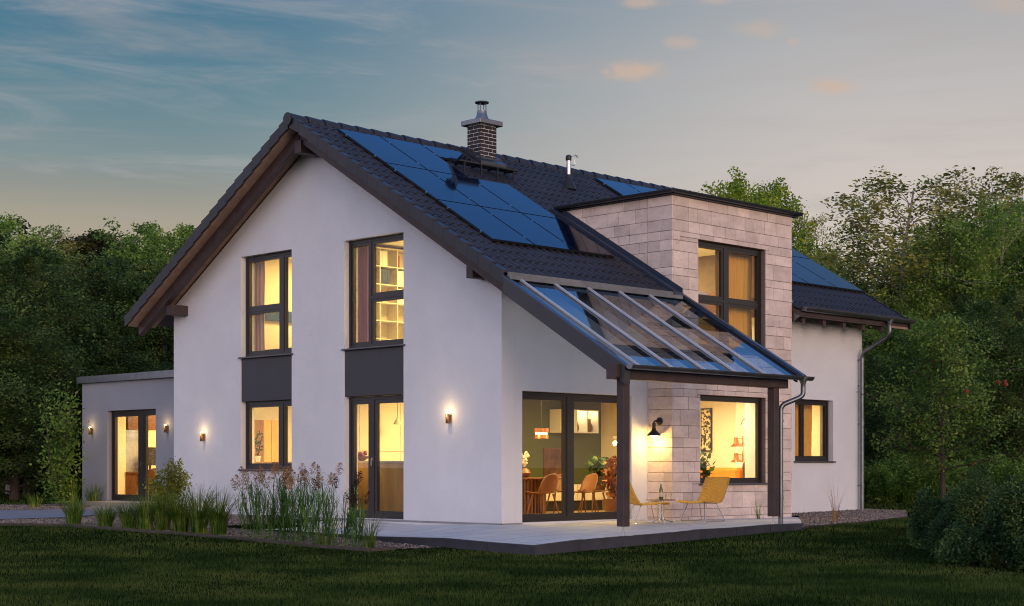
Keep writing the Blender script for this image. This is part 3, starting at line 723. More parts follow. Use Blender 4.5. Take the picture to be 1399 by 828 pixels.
for i in range(n):
    xa = X0 - .05 + i * lx; vs = []; K = 8
    for (x, r) in ((xa, .125), (xa + lx + .04, .100), (xa + lx + .04, .085), (xa, .110)):
        for k in range(K + 1):
            a = math.pi * (k / K) * 1.1 - .05 * math.pi; vs.append((x, RIDGE + math.cos(a) * r * 1.05, rz_(RIDGE) - .035 + math.sin(a) * r))
    m = K + 1; fs = []
    for q in range(4):
        for k in range(K): fs.append((q * m + k, q * m + k + 1, ((q + 1) % 4) * m + k + 1, ((q + 1) % 4) * m + k))
    rg.add(vs, fs)
rg.add([], []); rg.lathe([(.001, -.004), (.125, 0), (.125, .012), (.001, .016)], (X0 - .07, RIDGE, rz_(RIDGE) - .03), 16, Matrix.Rotation(R(90), 4, 'Y').to_3x3()); rg.build('ridge_tiles', M['verge'], roof, smooth=True)
for q in ((-.52, .02, RIDGE - .10, RIDGE + .10, 6.955, 7.20), (-.36, .02, .34, .50, 4.215, 4.425), (-.40, .02, 9.44, 9.66, 4.185, 4.395)):
    pu = MB(); pu.box(*q, ch=.005); pu.build('purlin_end', M['timber'], roof)
# gutter of the right hand eaves, its end cheek and the downpipe
gm = MB(); gz = ZE + .02; gy = YE - .045
halfpipe(gm, (BX1 + .12, gy, gz + .03), (X1 + .06, gy, gz + .03), .09, 10)
for i in range(6): x = BX1 + .4 + i * .72; gm.box(x - .012, x + .012, gy - .083, gy + .083, gz + .024, gz + .038)
gm.build('gutter', M['zinc'], house, smooth=True)
ck = MB(); ck.prism([(YE - .02, ZE - .13), (YE + .16, ZE + .02), (-.58, ZE + .20), (-.58, ZE - .25)], BX1 + .03, BX1 + .065, 'x'); ck.build('eaves_cheek', M['zinc'], roof)
dp = MB(); xp = 11.02
def bend(pts, r=.12, n=5):
    pts = [Vector(p) for p in pts]; out = [pts[0]]
    for i in range(1, len(pts) - 1):
        a, b_, c_ = pts[i - 1], pts[i], pts[i + 1]; ra = min(r, (a - b_).length * .45); rc = min(r, (c_ - b_).length * .45)
        p, q = b_ + (a - b_).normalized() * ra, b_ + (c_ - b_).normalized() * rc
        for k in range(n + 1):
            t = k / n; out.append(p * (1 - t) ** 2 + b_ * 2 * t * (1 - t) + q * t * t)
    return out + [pts[-1]]
dp.lathe([(.045, -.16), (.045, -.08), (.085, .02), (.085, .03)], (xp, gy, gz - .05), 14)
dp.tube(bend([(xp, gy, gz - .15), (xp, gy, gz - .36), (xp, -.11, gz - .72), (xp, -.11, -.16)]), .045, 12)
for z in (.55, 1.9, 3.3): dp.tube([(xp, -.11, z), (xp, -.11, z + .05)], .052, 12); dp.box(xp - .012, xp + .012, -.11, .0, z + .015, z + .035)
dp.build('downpipe', M['zinc'], house, smooth=True)
# lead flashing where the bay meets the slope
fl = MB(); slope_box(fl, BX0 - .24, BX0 - .005, YE - .10, 2.25, .085, .03, 0); slope_box(fl, BX0 - .02, BX0 - .004, YE - .10, 2.25, .17, .085, 0); slope_box(fl, BX0 - .255, BX0 - .225, YE - .10, 2.25, .115, .03, 0)
fl.build('flashing', M['flash'], roof)
# chimney
ch = MB(); cx0, cx1, cy0, cy1, cz0, cz1 = 3.84, 4.30, 4.48, 4.88, 7.1, 8.10
ch.box(cx0 + .012, cx1 - .012, cy0 + .012, cy1 - .012, cz0, cz1)
cho = ch.build('chimney', M['whitemortar'], house)
bk = MB(); ncr = 12; hc = .078
for r in range(ncr):
    zb = 7.16 + r * hc
    def run(u0, u1, off):
        u = u0 - off; out = []
        while u < u1:
            a, b2 = max(u0, u), min(u1, u + .235)
            if b2 - a > .03: out.append((a, b2 - .02 if b2 < u1 else b2))
            u += .235
        return out
    for a, b2 in run(cx0, cx1, .12 * (r % 2)): bk.box(a, b2, cy0, cy0 + .03, zb, zb + hc - .015); bk.box(a, b2, cy1 - .03, cy1, zb, zb + hc - .015)
    for a, b2 in run(cy0, cy1, .12 * ((r + 1) % 2)):
        bk.box(cx0 - .001, cx0 + .029, a + .001, b2, zb + .0005, zb + hc - .0155); bk.box(cx1 - .03, cx1 + .001, a + .001, b2, zb + .0005, zb + hc - .0155)
bk.build('brickwork', M['brick'], cho)
cp = MB(); cp.box(cx0 - .10, cx1 + .10, cy0 - .10, cy1 + .10, 8.10, 8.205, ch=.012); cp.build('chimney_cap', M['zinc'], cho)
fu = MB(); fc = ((cx0 + cx1) / 2, (cy0 + cy1) / 2, 0)
fu.lathe([(.16, 8.206), (.155, 8.24), (.115, 8.33), (.10, 8.40), (.10, 8.43)], fc, 20)
fu.lathe([(.02, 8.635), (.145, 8.615), (.15, 8.60), (.14, 8.585), (.02, 8.60)], fc, 20)
for k in range(4):
    a = k * math.pi / 2 + .4; fu.box(fc[0] + math.cos(a) * .09 - .008, fc[0] + math.cos(a) * .09 + .008, fc[1] + math.sin(a) * .09 - .008, fc[1] + math.sin(a) * .09 + .008, 8.42, 8.60)
fu.build('flue', M['zinc'], cho, smooth=True)
cf = MB(); slope_box(cf, cx0 - .14, cx1 + .14, cy0 - .16, cy0 - .002, .10, .04, 0); slope_box(cf, cx0 - .14, cx0 - .003, cy0, cy1, .13, .04, 0); slope_box(cf, cx1 + .003, cx1 + .14, cy0, cy1, .13, .04, 0); cf.box(cx0 - .02, cx1 + .02, cy0 - .02, cy0 - .004, 7.24, 7.42); cf.box(cx0 - .02, cx0 - .003, cy0, cy1, 7.3, 7.52)
cf.build('chimney_flashing', M['darkzinc'], cho)
# vent pipe with a small wind gauge
vp = MB(); vx, vy = 5.84, 3.85; vz = rz_(vy)
vp.tube([(vx, vy, vz), (vx, vy, vz + .62)], .045, 14); vpo = vp.build('vent_pipe', M['steel'], house, smooth=True)
vb = MB(); vb.lathe([(.17, -.02), (.14, .08), (.075, .20), (.06, .30)], (vx, vy, vz), 16); vb.build('rubber_collar', M['black'], vpo, smooth=True); vb = MB(); vb.lathe([(.058, .60), (.065, .64), (.06, .70), (.02, .725)], (vx, vy, vz), 14); vb.build('pipe_cap', M['black'], vpo, smooth=True)
an = MB(); an.tube(bend([(vx + .03, vy, vz + .52), (vx + .20, vy, vz + .52), (vx + .20, vy, vz + .72)], .04), .008, 6)
for k in range(3):
    a = k * 2.094; q = (vx + .20 + .08 * math.cos(a), vy + .08 * math.sin(a), vz + .73); an.tube([(vx + .20, vy, vz + .73), q], .005, 5); an.ball(q, .028, n=8, m=5)
an.build('wind_gauge', M['steel'], vpo)
# chimney sweep's step
wk = MB(); zw = rz_(3.74) + .17
for i in range(4):
    x = 2.56 + i * .46; wk.box(x - .012, x + .012, 3.60, 3.90, zw - .03, zw - .001); wk.box(x - .012, x + .012, 3.61, 3.635, rz_(3.62) + .01, zw - .031); wk.box(x - .012, x + .012, 3.86, 3.885, rz_(3.87) - .0, zw - .031)
for i in range(5): y = 3.60 + i * .068; wk.box(2.42, 4.10, y, y + .020, zw, zw + .03)
for i in range(18): x = 2.42 + i * .098; wk.box(x, x + .012, 3.621, 3.871, zw + .004, zw + .026)
wk.build('roof_step', M['black'], house)

# ---- solar panels
def panel(x, row, label, short=0.):
    s0 = 1.34 + row * 1.655 + short; w, h = 1.055, 1.635 - short
    o = thing('solar_panel', label, 'solar panel', (x, YE + s0 * CS - .085 * SN, ZE + s0 * SN + .085 * CS), 0, 'dark solar panels lying on the roof')
    rot = Matrix.Rotation(math.atan(SL), 4, 'X')
    a = MB(); a.box(.0, w, .0, h, -.035, -.001, rot); a.build('frame', M['black'], o)
    c_ = MB(); c_.box(.012, w - .012, .012, h - .012, -.0005, .004, rot); c_.build('cell_glass', M['pv'], o)
    for q in (h * .18, h * .78): cl_ = MB(); cl_.box(-.02, .0, q, q + .04, -.03, .008, rot); cl_.build('clamp', M['steel'], o)
    return o
rows = ['bottom', 'middle', 'top']; cols = ['next to the gable', 'in the middle', 'next to the stone bay']
for r in range(3):
    for c_ in range(3):
        lb = {2: ['uppermost solar panel by the gable verge', 'uppermost solar panel second from the gable', 'uppermost solar panel half hidden by the chimney step']}.get(r)
        panel(.13 + c_ * 1.075, r, lb[c_] if lb else '%s row solar panel %s on the main slope' % (rows[r], cols[c_]), 1.0 if (r, c_) == (2, 2) else 0.)
for r in range(3):
    for c_ in range(4):
        if r < 2 and c_ < 1: continue
        panel(7.52 + c_ * 1.075, r, '%s row solar panel behind the bay, %s' % (rows[r], ['first beside the bay roof', 'second past the bay roof', 'third past the bay roof', 'last before the far verge'][c_]))

# ---- glazed canopy over the patio
can = thing('patio_canopy', 'glazed lean-to canopy on two dark timber posts over the patio', 'canopy', (0, 0, 0))
CYF, CX0, CX1 = -3.42, -.70, 4.02
def cz(y): return ZE - .02 + SL * (y - YE)
cb = MB()
def cslope(mb, xa, xb, ya, yb, ht, hb):
    mb.add([(xa, ya, cz(ya) + hb), (xb, ya, cz(ya) + hb), (xb, yb, cz(yb) + hb), (xa, yb, cz(yb) + hb), (xa, ya, cz(ya) + ht), (xb, ya, cz(ya) + ht), (xb, yb, cz(yb) + ht), (xa, yb, cz(yb) + ht)],
           [(0,3,2,1),(4,5,6,7),(0,1,5,4),(1,2,6,5),(2,3,7,6),(3,0,4,7)])
BARS = [-.40, .42, 1.25, 2.07, 2.90]
cslope(cb, CX0 - .03, CX0 + .10, CYF + .02, YE - .02, -.03, -.30)
cb.build('side_rafter', M['panel'], can)
for i, x in enumerate([.37, 1.20, 2.02, 2.85, 3.87]):
    q = MB(); cslope(q, x + .02, x + .08, CYF + .1, -.02 if x < 3.8 else BY - .01, -.05, -.15); q.build('rafter', M['panel'], can)
fb = MB(); fb.box(-.72, 3.72, -3.29, -3.11, 2.335, 2.50, ch=.008); fb.prism([(-3.31, 2.36), (-3.31, 2.56), (-3.09, 2.56), (-3.09, 2.33), (-3.27, 2.33)], -.80, -.56, 'x'); fb.build('front_beam', M['timber'], can)
for x in (-.53, 3.40):
    p = MB(); zf = patz(x, -3.2); p.box(x - .073, x + .073, -3.273, -3.127, zf + .13, 2.332, ch=.006); po = p.build('post', M['timber'], can)
    f = MB(); f.tube([(x, -3.2, zf + .03), (x, -3.2, zf + .129)], .014, 10); f.tube([(x, -3.2, zf), (x, -3.2, zf + .05)], .024, 10); f.box(x - .05, x + .05, -3.25, -3.15, zf - .002, zf + .006); f.build('post_foot', M['steel'], po)
edges = [CX0 + .02] + BARS + [CX1 - .02]
for a, b2 in zip(edges[:-1], edges[1:]):
    g = MB(); y0, y1 = CYF, -.42
    if b2 > BX0 - .3: y1 = BY - .02
    g.add([(a + .006, y0, cz(y0) - .028), (b2 - .006, y0, cz(y0) - .028), (b2 - .006, y1, cz(y1) - .028), (a + .006, y1, cz(y1) - .028)], [(0, 1, 2, 3)]); g.build('glass_pane', M['roofpane'], can, normals=False)
for x in BARS:
    b3 = MB(); cslope(b3, x - .026, x + .026, CYF - .01, YE + .02, .006, -.022); cslope(b3, x - .018, x + .018, CYF - .01, YE + .02, .014, .0062)
    for i in range(7):
        y = CYF + .2 + i * .38; b3.box(x - .009, x + .009, y - .009, y + .009, cz(y) + .012, cz(y) + .024)
    b3.build('glazing_bar', M['alu'], can)
eb = MB(); cslope(eb, CX1 - .07, CX1 + .03, CYF - .01, BY - .015, .035, -.06); cslope(eb, CX1 - .10, CX1 - .0705, CYF - .01, BY - .015, .010, -.02); eb.build('edge_flashing', M['flash'], can); eb = MB(); cslope(eb, CX0 - .035, CX0 + .06, CYF - .01, YE - .0, .0, -.028)
eb.build('edge_flashing', M['flash'], can)
tb = MB(); tb.box(CX0 + .03, BX0 - .02, YE - .09, YE - .055, cz(YE) - .075, cz(YE) + .045); tb.box(CX0 + .03, BX0 - .02, YE - .12, YE - .092, cz(YE) - .075, cz(YE) - .01); tb.build('top_rail', M['zinc'], can)
cg = MB(); halfpipe(cg, (CX0 - .03, CYF - .075, cz(CYF) - .0), (CX1 + .09, CYF - .075, cz(CYF) - .0), .07, 10)
for i in range(6): x = CX0 + .35 + i * .82; cg.box(x - .012, x + .012, CYF - .15, CYF + .0, cz(CYF) - .006, cz(CYF) + .008)
cg.build('gutter', M['zinc'], can, smooth=True)
cd = MB(); xq, yq = 3.86, CYF - .075; zg = cz(CYF)
cd.lathe([(.043, -.20), (.043, -.13), (.085, -.03), (.085, -.02)], (xq, yq, zg), 14)
cd.tube(bend([(xq, yq, zg - .18), (xq, yq, zg - .34), (3.56, -3.24, zg - .50), (3.56, -3.24, patz(3.56, -3.24) - .03)], .1), .043, 12)
for z in (.42, 1.75): cd.tube([(3.56, -3.24, z), (3.56, -3.24, z + .045)], .050, 12)
cd.build('downpipe', M['zinc'], can, smooth=True)

# ---- annex
ax = 1.5; AY0, AY1 = HW + .003, 16.33
annex = thing('annex', 'low grey flat roofed annex set back beside the white gable', 'annex', (ax, AY0, 0))
def achild(o): o.parent = annex; o.matrix_parent_inverse = Matrix.Translation((-ax, -AY0, 0)); return o
AD = (13.02, 15.16, .16, 2.345)
achild(wall(MB(), [(AY0, -.2), (AY1, -.2), (AY1, 3.07), (AY0, 3.07)], [rect(*AD)], 'x', ax, ax + .3).build('wall', M['stucco_shaded']))
w2 = MB(); w2.box(ax + .302, 7.6, AY1 - .3, AY1, -.2, 3.07); w2.box(7.3, 7.6, AY0, AY1 - .302, -.2, 3.07); achild(w2.build('wall', M['stucco_shaded']))
rr = MB(); rr.box(ax - .07, 7.7, AY0, AY1 + .10, 3.074, 3.20, ch=.01); rr.box(ax - .10, ax - .072, AY0, AY1 + .13, 3.05, 3.215); rr.box(ax - .10, 7.7, AY1 + .102, AY1 + .13, 3.05, 3.215); achild(rr.build('roof_edge', M['zinc']))
dr = window('door', 'x', ax, AD, bars=[(13.73, 13.90, .225, 2.28)], panes=[(13.90, 15.095, .225, 2.28), (13.085, 13.73, .225, 2.28)], sill=False, sash=.085, label='glazed double door of the grey annex', handle=(13.93, 1.1)); achild(dr)
st = MB(); st.box(ax - .55, ax - .005, 12.9, 15.3, .02, .14, ch=.01); achild(st.build('doorstep', mat('beige doorstep', (.30, .26, .2), .8, .1, 4)))

# ---- outside lamps
def upright_lamp(x, y, z, label, e=9.):
    o = thing('wall_lamp', label, 'wall lamp', (x, y, z), 0, 'small brass wall lamps on the outside walls'); o.scale = (.85, .85, .85)
    a = MB(); a.box(-.018, -.001, -.035, .035, -.08, .08, ch=.004); a.build('back_plate', M['brass'], o)
    a = MB(); a.lathe([(.038, -.10), (.042, -.095), (.042, .095), (.038, .10)], (-.075, 0, 0), 16); a.box(-.05, -.018, -.012, .012, -.02, .02); a.build('lamp_body', M['brass'], o, smooth=True)
    a = MB(); a.lathe([(.034, .0), (.036, .004), (.03, .02), (.012, .03)], (-.075, 0, .1005), 14); a.build('bulb', M['bulb'], o, smooth=True)
    lamp((x - .19, y, z + .11), e * .34, (1., .66, .30), .02)
upright_lamp(0, 1.286, 1.83, 'brass wall lamp glowing beside the house corner', 8)
upright_lamp(0, 8.843, 1.60, 'brass wall lamp glowing by the low shrub', 5.5)
upright_lamp(ax, 15.857, 1.86, 'brass wall lamp on the annex by the climbing tree', 5.5)
upright_lamp(ax, 12.521, 1.86, 'brass wall lamp between annex door and white gable', 5.5)
bl = thing('barn_lamp', 'black barn style wall lamp on the stone return above the chairs', 'wall lamp', (BX0, -.30, 1.83))
a = MB(); a.lathe([(.072, 0), (.072, .02), (.05, .03)], (0, 0, 0), 18, Matrix.Rotation(R(-90), 3, 'Y')); a.build('wall_rose', M['black'], bl, smooth=True)
a = MB(); a.tube(bend([(-.03, 0, 0), (-.17, 0, .01), (-.17, 0, -.10)], .06), .016, 10); a.tube([(-.17, 0, -.03), (-.17, 0, -.14)], .033, 12); a.build('arm', M['black'], bl, smooth=True)
a = MB(); a.lathe([(.035, -.13), (.045, -.17), (.075, -.20), (.13, -.255), (.135, -.27), (.128, -.268), (.07, -.21), (.03, -.17)], (-.17, 0, 0), 24); a.build('lamp_shade', M['black'], bl, smooth=True)
a = MB(); a.lathe([(.03, -.2), (.062, -.24), (.068, -.27), (.05, -.31), (.01, -.325)], (-.17, 0, 0), 16); a.build('bulb', M['bulb'], bl, smooth=True)
lamp((BX0 - .20, -.30, 1.83 - .40), 15., (1., .64, .17), .05)
# ------------------------------------------------------------------ rooms behind the glass
def onx(px, py, X):
    t = (px - CX) / FPX; Y = (RC + X * SA - t * (DC + X * CA)) / (CA + t * SA); return Y, EYE + (HY - py) * depth(X, Y) / FPX
def ony(px, py, Y):
    t = (px - CX) / FPX; X = (t * (DC + Y * SA) - RC + Y * CA) / (SA - t * CA); return X, EYE + (HY - py) * depth(X, Y) / FPX
def part(name, m, *boxes, parent=house):
    b = MB()
    for q in boxes: b.box(*q)
    return b.build(name, m, parent)
XW = 8.40
part('room_floor', M['floor'], (.345, 10.84, .345, 9.62, -.06, .004)); part('room_floor', M['floor'], (BX0 + .26, BX1 - .26, BY + .275, .343, -.06, .004))
part('ceiling', M['ceil'], (.345, 10.84, .345, 9.62, 2.52, 2.78)); part('ceiling', M['ceil'], (BX0 + .26, BX1 - .26, BY + .275, .343, 2.52, 2.78))
part('ceiling', M['ceil'], (.345, 10.84, 1.92, 8.05, 5.40, 5.44)); part('ceiling', M['ceil'], (BX0 + .26, BX1 - .26, BY + .275, 1.918, 5.40, 5.44))
# ground floor partitions
part('interior_wall', M['paint'], (.346, 3.95, 5.2, 5.34, .005, 2.518)); part('interior_wall', M['green'], (3.952, XW, 5.2, 5.34, .005, 2.518))
part('interior_wall', M['paint'], (XW, XW + .12, .346, 9.6, .005, 2.518)); part('interior_wall', M['paint'], (XW - .2, XW - .002, .346, 1.2, .005, 2.518))
part('interior_wall', M['paint'], (3.3, 3.42, 5.342, 9.6, .005, 2.518)); part('interior_wall', M['paint'], (XW + .122, 10.83, 3.2, 3.3, .005, 2.518))
# upper floor partitions
part('interior_wall', M['paint'], (.346, 8.2, 5.1, 5.2, 2.782, 5.398)); part('interior_wall', M['paint'], (3.4, 3.5, 1.92, 5.098, 2.782, 5.398)); part('interior_wall', M['paint'], (.346, 3.4, 1.85, 1.918, 2.782, 5.398))
part('interior_wall', M['paint'], (3.4, 3.5, 5.202, 8.05, 2.782, 5.398)); part('interior_wall', M['paint'], (.346, 3.5, 8.052, 8.1, 2.782, 5.398)); part('interior_wall', M['paint'], (8.2, 8.3, -.3, 5.2, 2.782, 5.398) if False else (8.2, 8.3, .35, 5.2, 2.782, 4.2))
part('interior_wall', M['paint'], (BX1 - .26, 8.19, .36, .44, 2.782, 4.25))
for (x0, x1, y0, y1, z, e) in ((4.2, 5.4, 1.9, 3.1, 2.505, 62), (6.3, 7.3, .6, 1.6, 2.505, 40), (1.9, 2.9, 2.6, 3.6, 2.505, 62), (1.4, 2.4, 6.6, 7.6, 2.505, 58), (9.2, 9.9, 1.1, 1.8, 2.505, 26), (1.4, 2.2, 3.0, 3.8, 5.385, 46), (1.5, 2.3, 6.3, 7.1, 5.385, 44), (5.3, 6.3, 1.6, 2.6, 5.385, 60)):
    cx_, cy_ = (x0 + x1) / 2, (y0 + y1) / 2
    lamp((cx_, cy_, z - .03), e * 2.5, (1., .74, .27) if x0 != 6.3 else (1., .78, .42), kind='AREA', size=x1 - x0)

def curtain(name, label, m, axis, pos, a0, a1, z0, z1, waves=7, amp=.035, group=None):
    b = MB(); n = waves * 8
    def fn(i, j):
        u = a0 + (a1 - a0) * i; d = amp * math.sin(2 * math.pi * waves * i) * (.7 + .3 * math.sin(5 * i)) + .01 * math.sin(9 * j + 4 * i); z = z1 + (z0 - z1) * j
        return (pos + d, u, z) if axis == 'x' else (u, pos + d, z)
    b.grid(fn, n, 6); o = b.build('curtain', m, normals=False, smooth=True, angle=80); md = o.modifiers.new('thick', 'SOLIDIFY'); md.thickness = .006
    return tag(o, label, 'curtain', group)
curtain('c', 'rose curtain behind the tall gable window with shelves', M['pinkcloth'], 'x', .47, onx(503, 400, .47)[0] - .06, onx(488, 400, .47)[0], 2.8, 5.36, 5)
curtain('c', 'peach curtain behind the tall gable window above the low window', M['peachcloth'], 'x', .47, onx(361, 400, .47)[0], onx(342, 400, .47)[0], 2.8, 5.36, 4)
curtain('c', 'amber curtain drawn across half of the bay\'s upper window', M['yellowcloth'], 'y', BY + .40, 5.68, 6.85, 2.82, 5.36, 9)
curtain('c', 'amber curtain filling most of the small window', M['yellowcloth'], 'y', .50, 9.22, 9.98, .1, 2.48, 7)
curtain('c', 'thin amber curtain at the edge of the small window next to the bay', M['yellowcloth'], 'y', .50, 8.62, 8.98, .1, 2.48, 3)

def chair(loc, rz, label):
    o = thing('dining_chair', label, 'chair', loc, rz, 'brown shell chairs round the dining table')
    b = MB()
    def fn(i, j):
        x = (i - .5) * 2
        if j < .45: y = .24 - j / .45 * .42; z = .45 + .03 * x * x - .015 * math.sin(j / .45 * 3.1)
        else:
            k = (j - .45) / .55; y = -.18 - .09 * k - .03 * math.sin(k * 1.5) + .10 * x * x * (1 - .2 * k); z = .46 + .38 * k - .05 * x * x * k
        w = .24 + (.02 * math.sin(j * 3.1)) - (.05 * max(0, j - .8) / .2)
        return (x * w, y, z)
    b.grid(fn, 10, 16); s = b.build('seat_shell', M['shell'], o, normals=False, smooth=True); md = s.modifiers.new('thick', 'SOLIDIFY'); md.thickness = .014
    for sx in (-1, 1):
        for sy in (-1, 1):
            l = MB(); l.tube([(sx * .15, sy * .13, .44), (sx * .23, sy * .23, .0)], [.019, .012], 8); l.build('leg', M['wood'], o, smooth=True)
    return o
def face(p, q): return math.atan2(q[1] - p[1], q[0] - p[0]) - math.pi / 2
TB = ld((724 - CX) / FPX * 32.6, 32.6, .005)
tb_ = thing('dining_table', 'round walnut dining table on a fluted drum base', 'table', TB)
a = MB(); a.lathe([(.70, .725), (.72, .735), (.72, .75), (.70, .757)], (0, 0, 0), 36); a.build('table_top', M['wood'], tb_, smooth=True)
a = MB()
for k in range(28):
    q = 2 * math.pi * k / 28; a.tube([(.30 * math.cos(q), .30 * math.sin(q), .0), (.30 * math.cos(q), .30 * math.sin(q), .724)], .032, 6)
a.lathe([(.29, 0), (.29, .72)], (0, 0, 0), 24); a.build('drum_base', M['wood'], tb_, smooth=True)
c1 = ld((742 - CX) / FPX * 31.9, 31.9, .005); c2 = ld((797 - CX) / FPX * 33.0, 33.0, .005); c3 = ld((811 - CX) / FPX * 33.8, 33.8, .005); c4 = ld((764 - CX) / FPX * 33.9, 33.9, .005)
chair(c1, face(c1, TB) + .5, 'brown shell chair pulled up beside the fluted table drum')
chair(c2, face(c2, TB) + .25, 'brown shell chair in front of the reddish dried plant')
chair(c3, face(c3, TB) - .1, 'brown shell chair in front of the long pale sideboard')
chair(c4, face(c4, TB), 'brown shell chair on the far side of the dining table')
va = thing('vase', 'round brown vase with pale dried flowers on the dining table', 'vase', (TB.x - .12, TB.y + .05, .757))
a = MB(); a.lathe([(.06, 0), (.12, .04), (.14, .10), (.10, .17), (.05, .20), (.06, .22)], (0, 0, 0), 20); a.build('vase_body', M['shell'], va, smooth=True)
a = MB()
for k in range(16):
    q = rnd.uniform(0, 6.28); r = rnd.uniform(.03, .17); h = rnd.uniform(.28, .52); a.ball((r * math.cos(q), r * math.sin(q), h), rnd.uniform(.025, .05), n=8, m=5); a.tube([(0, 0, .2), (r * math.cos(q), r * math.sin(q), h)], .005, 4)
a.build('dried_flowers', M['creamcloth'], va)
pp = ld((739.5 - CX) / FPX * 32.9, 32.9, 0)
pe = thing('pendant_lamp', 'tiered wooden pendant lamp over the dining table', 'lamp', (pp.x, pp.y, 1.66))
a = MB()
for (r0, r1, z0, z1) in ((.15, .155, .02, .11), (.155, .145, -.10, -.02), (.12, .12, -.018, .018)): a.lathe([(r0, z0), (r1, z1), (r1 - .012, z1), (r0 - .012, z0)], (0, 0, 0), 24)
a.build('lamp_shade', M['copper'], pe, smooth=True)
a = MB(); a.lathe([(.10, -.09), (.125, .0), (.10, .09)], (0, 0, 0), 16); a.build('diffuser', M['bulb'], pe, smooth=True)
a = MB(); a.tube([(0, 0, .1), (0, 0, .85)], .006, 5); a.build('cable', M['black'], pe)
# wall cabinet, sideboard and painting on the green wall
x0, z1_ = ony(765, 559, 4.88); x1, z0_ = ony(817, 592, 4.88)
cbn = thing('wall_cabinet', 'white open wall cabinet hanging on the green wall', 'cabinet', (x0, 4.86, z0_))
w_, h_ = x1 - x0, z1_ - z0_
a = MB(); a.box(0, w_, .30, .335, 0, h_); a.box(0, w_, 0, .30, 0, .02); a.box(0, w_, 0, .30, h_ - .02, h_)
for q in (0, .42, .70, 1.0): a.box(q * (w_ - .02), q * (w_ - .02) + .02, .001, .30, .02, h_ - .02)
a.box(.02, .42 * w_, -.016, -.001, .0, h_); a.build('carcass', M['white'], cbn)
lamp((x0 + w_ * .55, 4.98, z0_ + h_ - .08), 3.0, (1, .75, .4), .03); lamp((x0 + w_ * .86, 4.98, z0_ + h_ - .08), 2.0, (1, .75, .4), .03)
for i, fx in enumerate((.52, .88)):
    v = MB(); v.lathe([(.05, 0), (.085, .06), (.08, .14), (.04, .24), (.035, .30)], (x0 + w_ * fx, 5.02, z0_ + .021), 16); tag(v.build('vase', M['shell'], smooth=True), ['brown bottle vase in the middle of the white wall cabinet', 'brown bottle vase at the cream wall end of the white wall cabinet'][i], 'vase')
x0, z1_ = ony(744, 661, 4.75); x1, _ = ony(828, 661, 4.75)
sb = thing('sideboard', 'long low pale sideboard under the green wall', 'sideboard', (x0, 4.72, .005))
a = MB(); a.box(0, x1 - x0, 0, .45, .22, .58, ch=.006); a.build('carcass', M['creamcloth'], sb)
for i in range(4):
    a = MB(); q = (x1 - x0) / 4; a.box(i * q + .006, (i + 1) * q - .006, -.018, -.001, .235, .565); a.build('drawer_front', M['creamcloth'], sb)
a = MB(); a.box(.1, x1 - x0 - .1, .06, .40, .0, .219); a.build('plinth', M['black'], sb)
x0, z1_ = ony(744, 612, 5.16); x1, z0_ = ony(773, 650, 5.16)
pt = thing('painting', 'dark reddish painting on the green wall behind the dining table', 'painting', (x0, 5.17, z0_))
a = MB(); a.box(0, x1 - x0, 0, .025, 0, z1_ - z0_); a.build('frame', M['wood'], pt); a = MB(); a.box(.02, x1 - x0 - .02, -.004, -.0005, .02, z1_ - z0_ - .02); a.build('canvas', mat('dark red canvas', (.10, .045, .03), .8, .6, 4), pt)

def leafy(name, label, cat, loc, r, h, n, m, ls=.10, pot=None, potr=.14, poth=.28, up=.3):
    o = thing(name, label, cat, loc)
    if pot: a = MB(); a.lathe([(potr * .75, 0), (potr, poth * .9), (potr, poth), (potr * .8, poth)], (0, 0, 0), 16); a.build('pot', pot, o, smooth=True)
    C_ = np.stack([nrs.normal(0, r * .5, n), nrs.normal(0, r * .5, n), poth + np.abs(nrs.beta(2, 2, n)) * h], -1)
    quads('foliage', leaf_quads(C_, ls, up), m, o)
    a = MB()
    for k in range(7): p = C_[rnd.randrange(n)]; a.tube([(0, 0, poth * .8), (p[0] * .5, p[1] * .5, (p[2] + poth) / 2), tuple(p)], .006, 4)
    a.build('stem', M['bark'], o); return o
def leaf_quads(C_, size, up=.3, asp=.55, jit=.45):
    n = len(C_); nn = nrs.normal(0, 1, (n, 3)); nn[:, 2] = np.abs(nn[:, 2]) + up; nn /= np.linalg.norm(nn, axis=1)[:, None]
    t = nrs.normal(0, 1, (n, 3)); t -= (t * nn).sum(1)[:, None] * nn; t /= np.linalg.norm(t, axis=1)[:, None]; b_ = np.cross(nn, t)
    s = (size * nrs.uniform(1 - jit, 1 + jit, n))[:, None]
    V = np.zeros((n, 4, 3)); V[:, 0] = C_ - t * s * .5; V[:, 1] = C_ + b_ * s * asp * .5 - t * s * .05 + nn * s * .06; V[:, 2] = C_ + t * s * .5; V[:, 3] = C_ - b_ * s * asp * .5 - t * s * .05 + nn * s * .06
    return V
p = ld((838 - CX) / FPX * 31.4, 31.4, .005); leafy('house_plant', 'reddish dried plant standing by the sliding door near the corner post', 'plant', p, .17, .85, 200, mat('dried red leaf', (.30, .10, .03), .7, .3, 5), .16, M['shell'], .2, .35)
p = ld((817 - CX) / FPX * 33.6, 33.6, .005); leafy('house_plant', 'dark green plant by the pale sideboard', 'plant', (p.x, p.y, .59), .2, .45, 160, M['leaf_dark'], .16, M['black'], .12, .2)
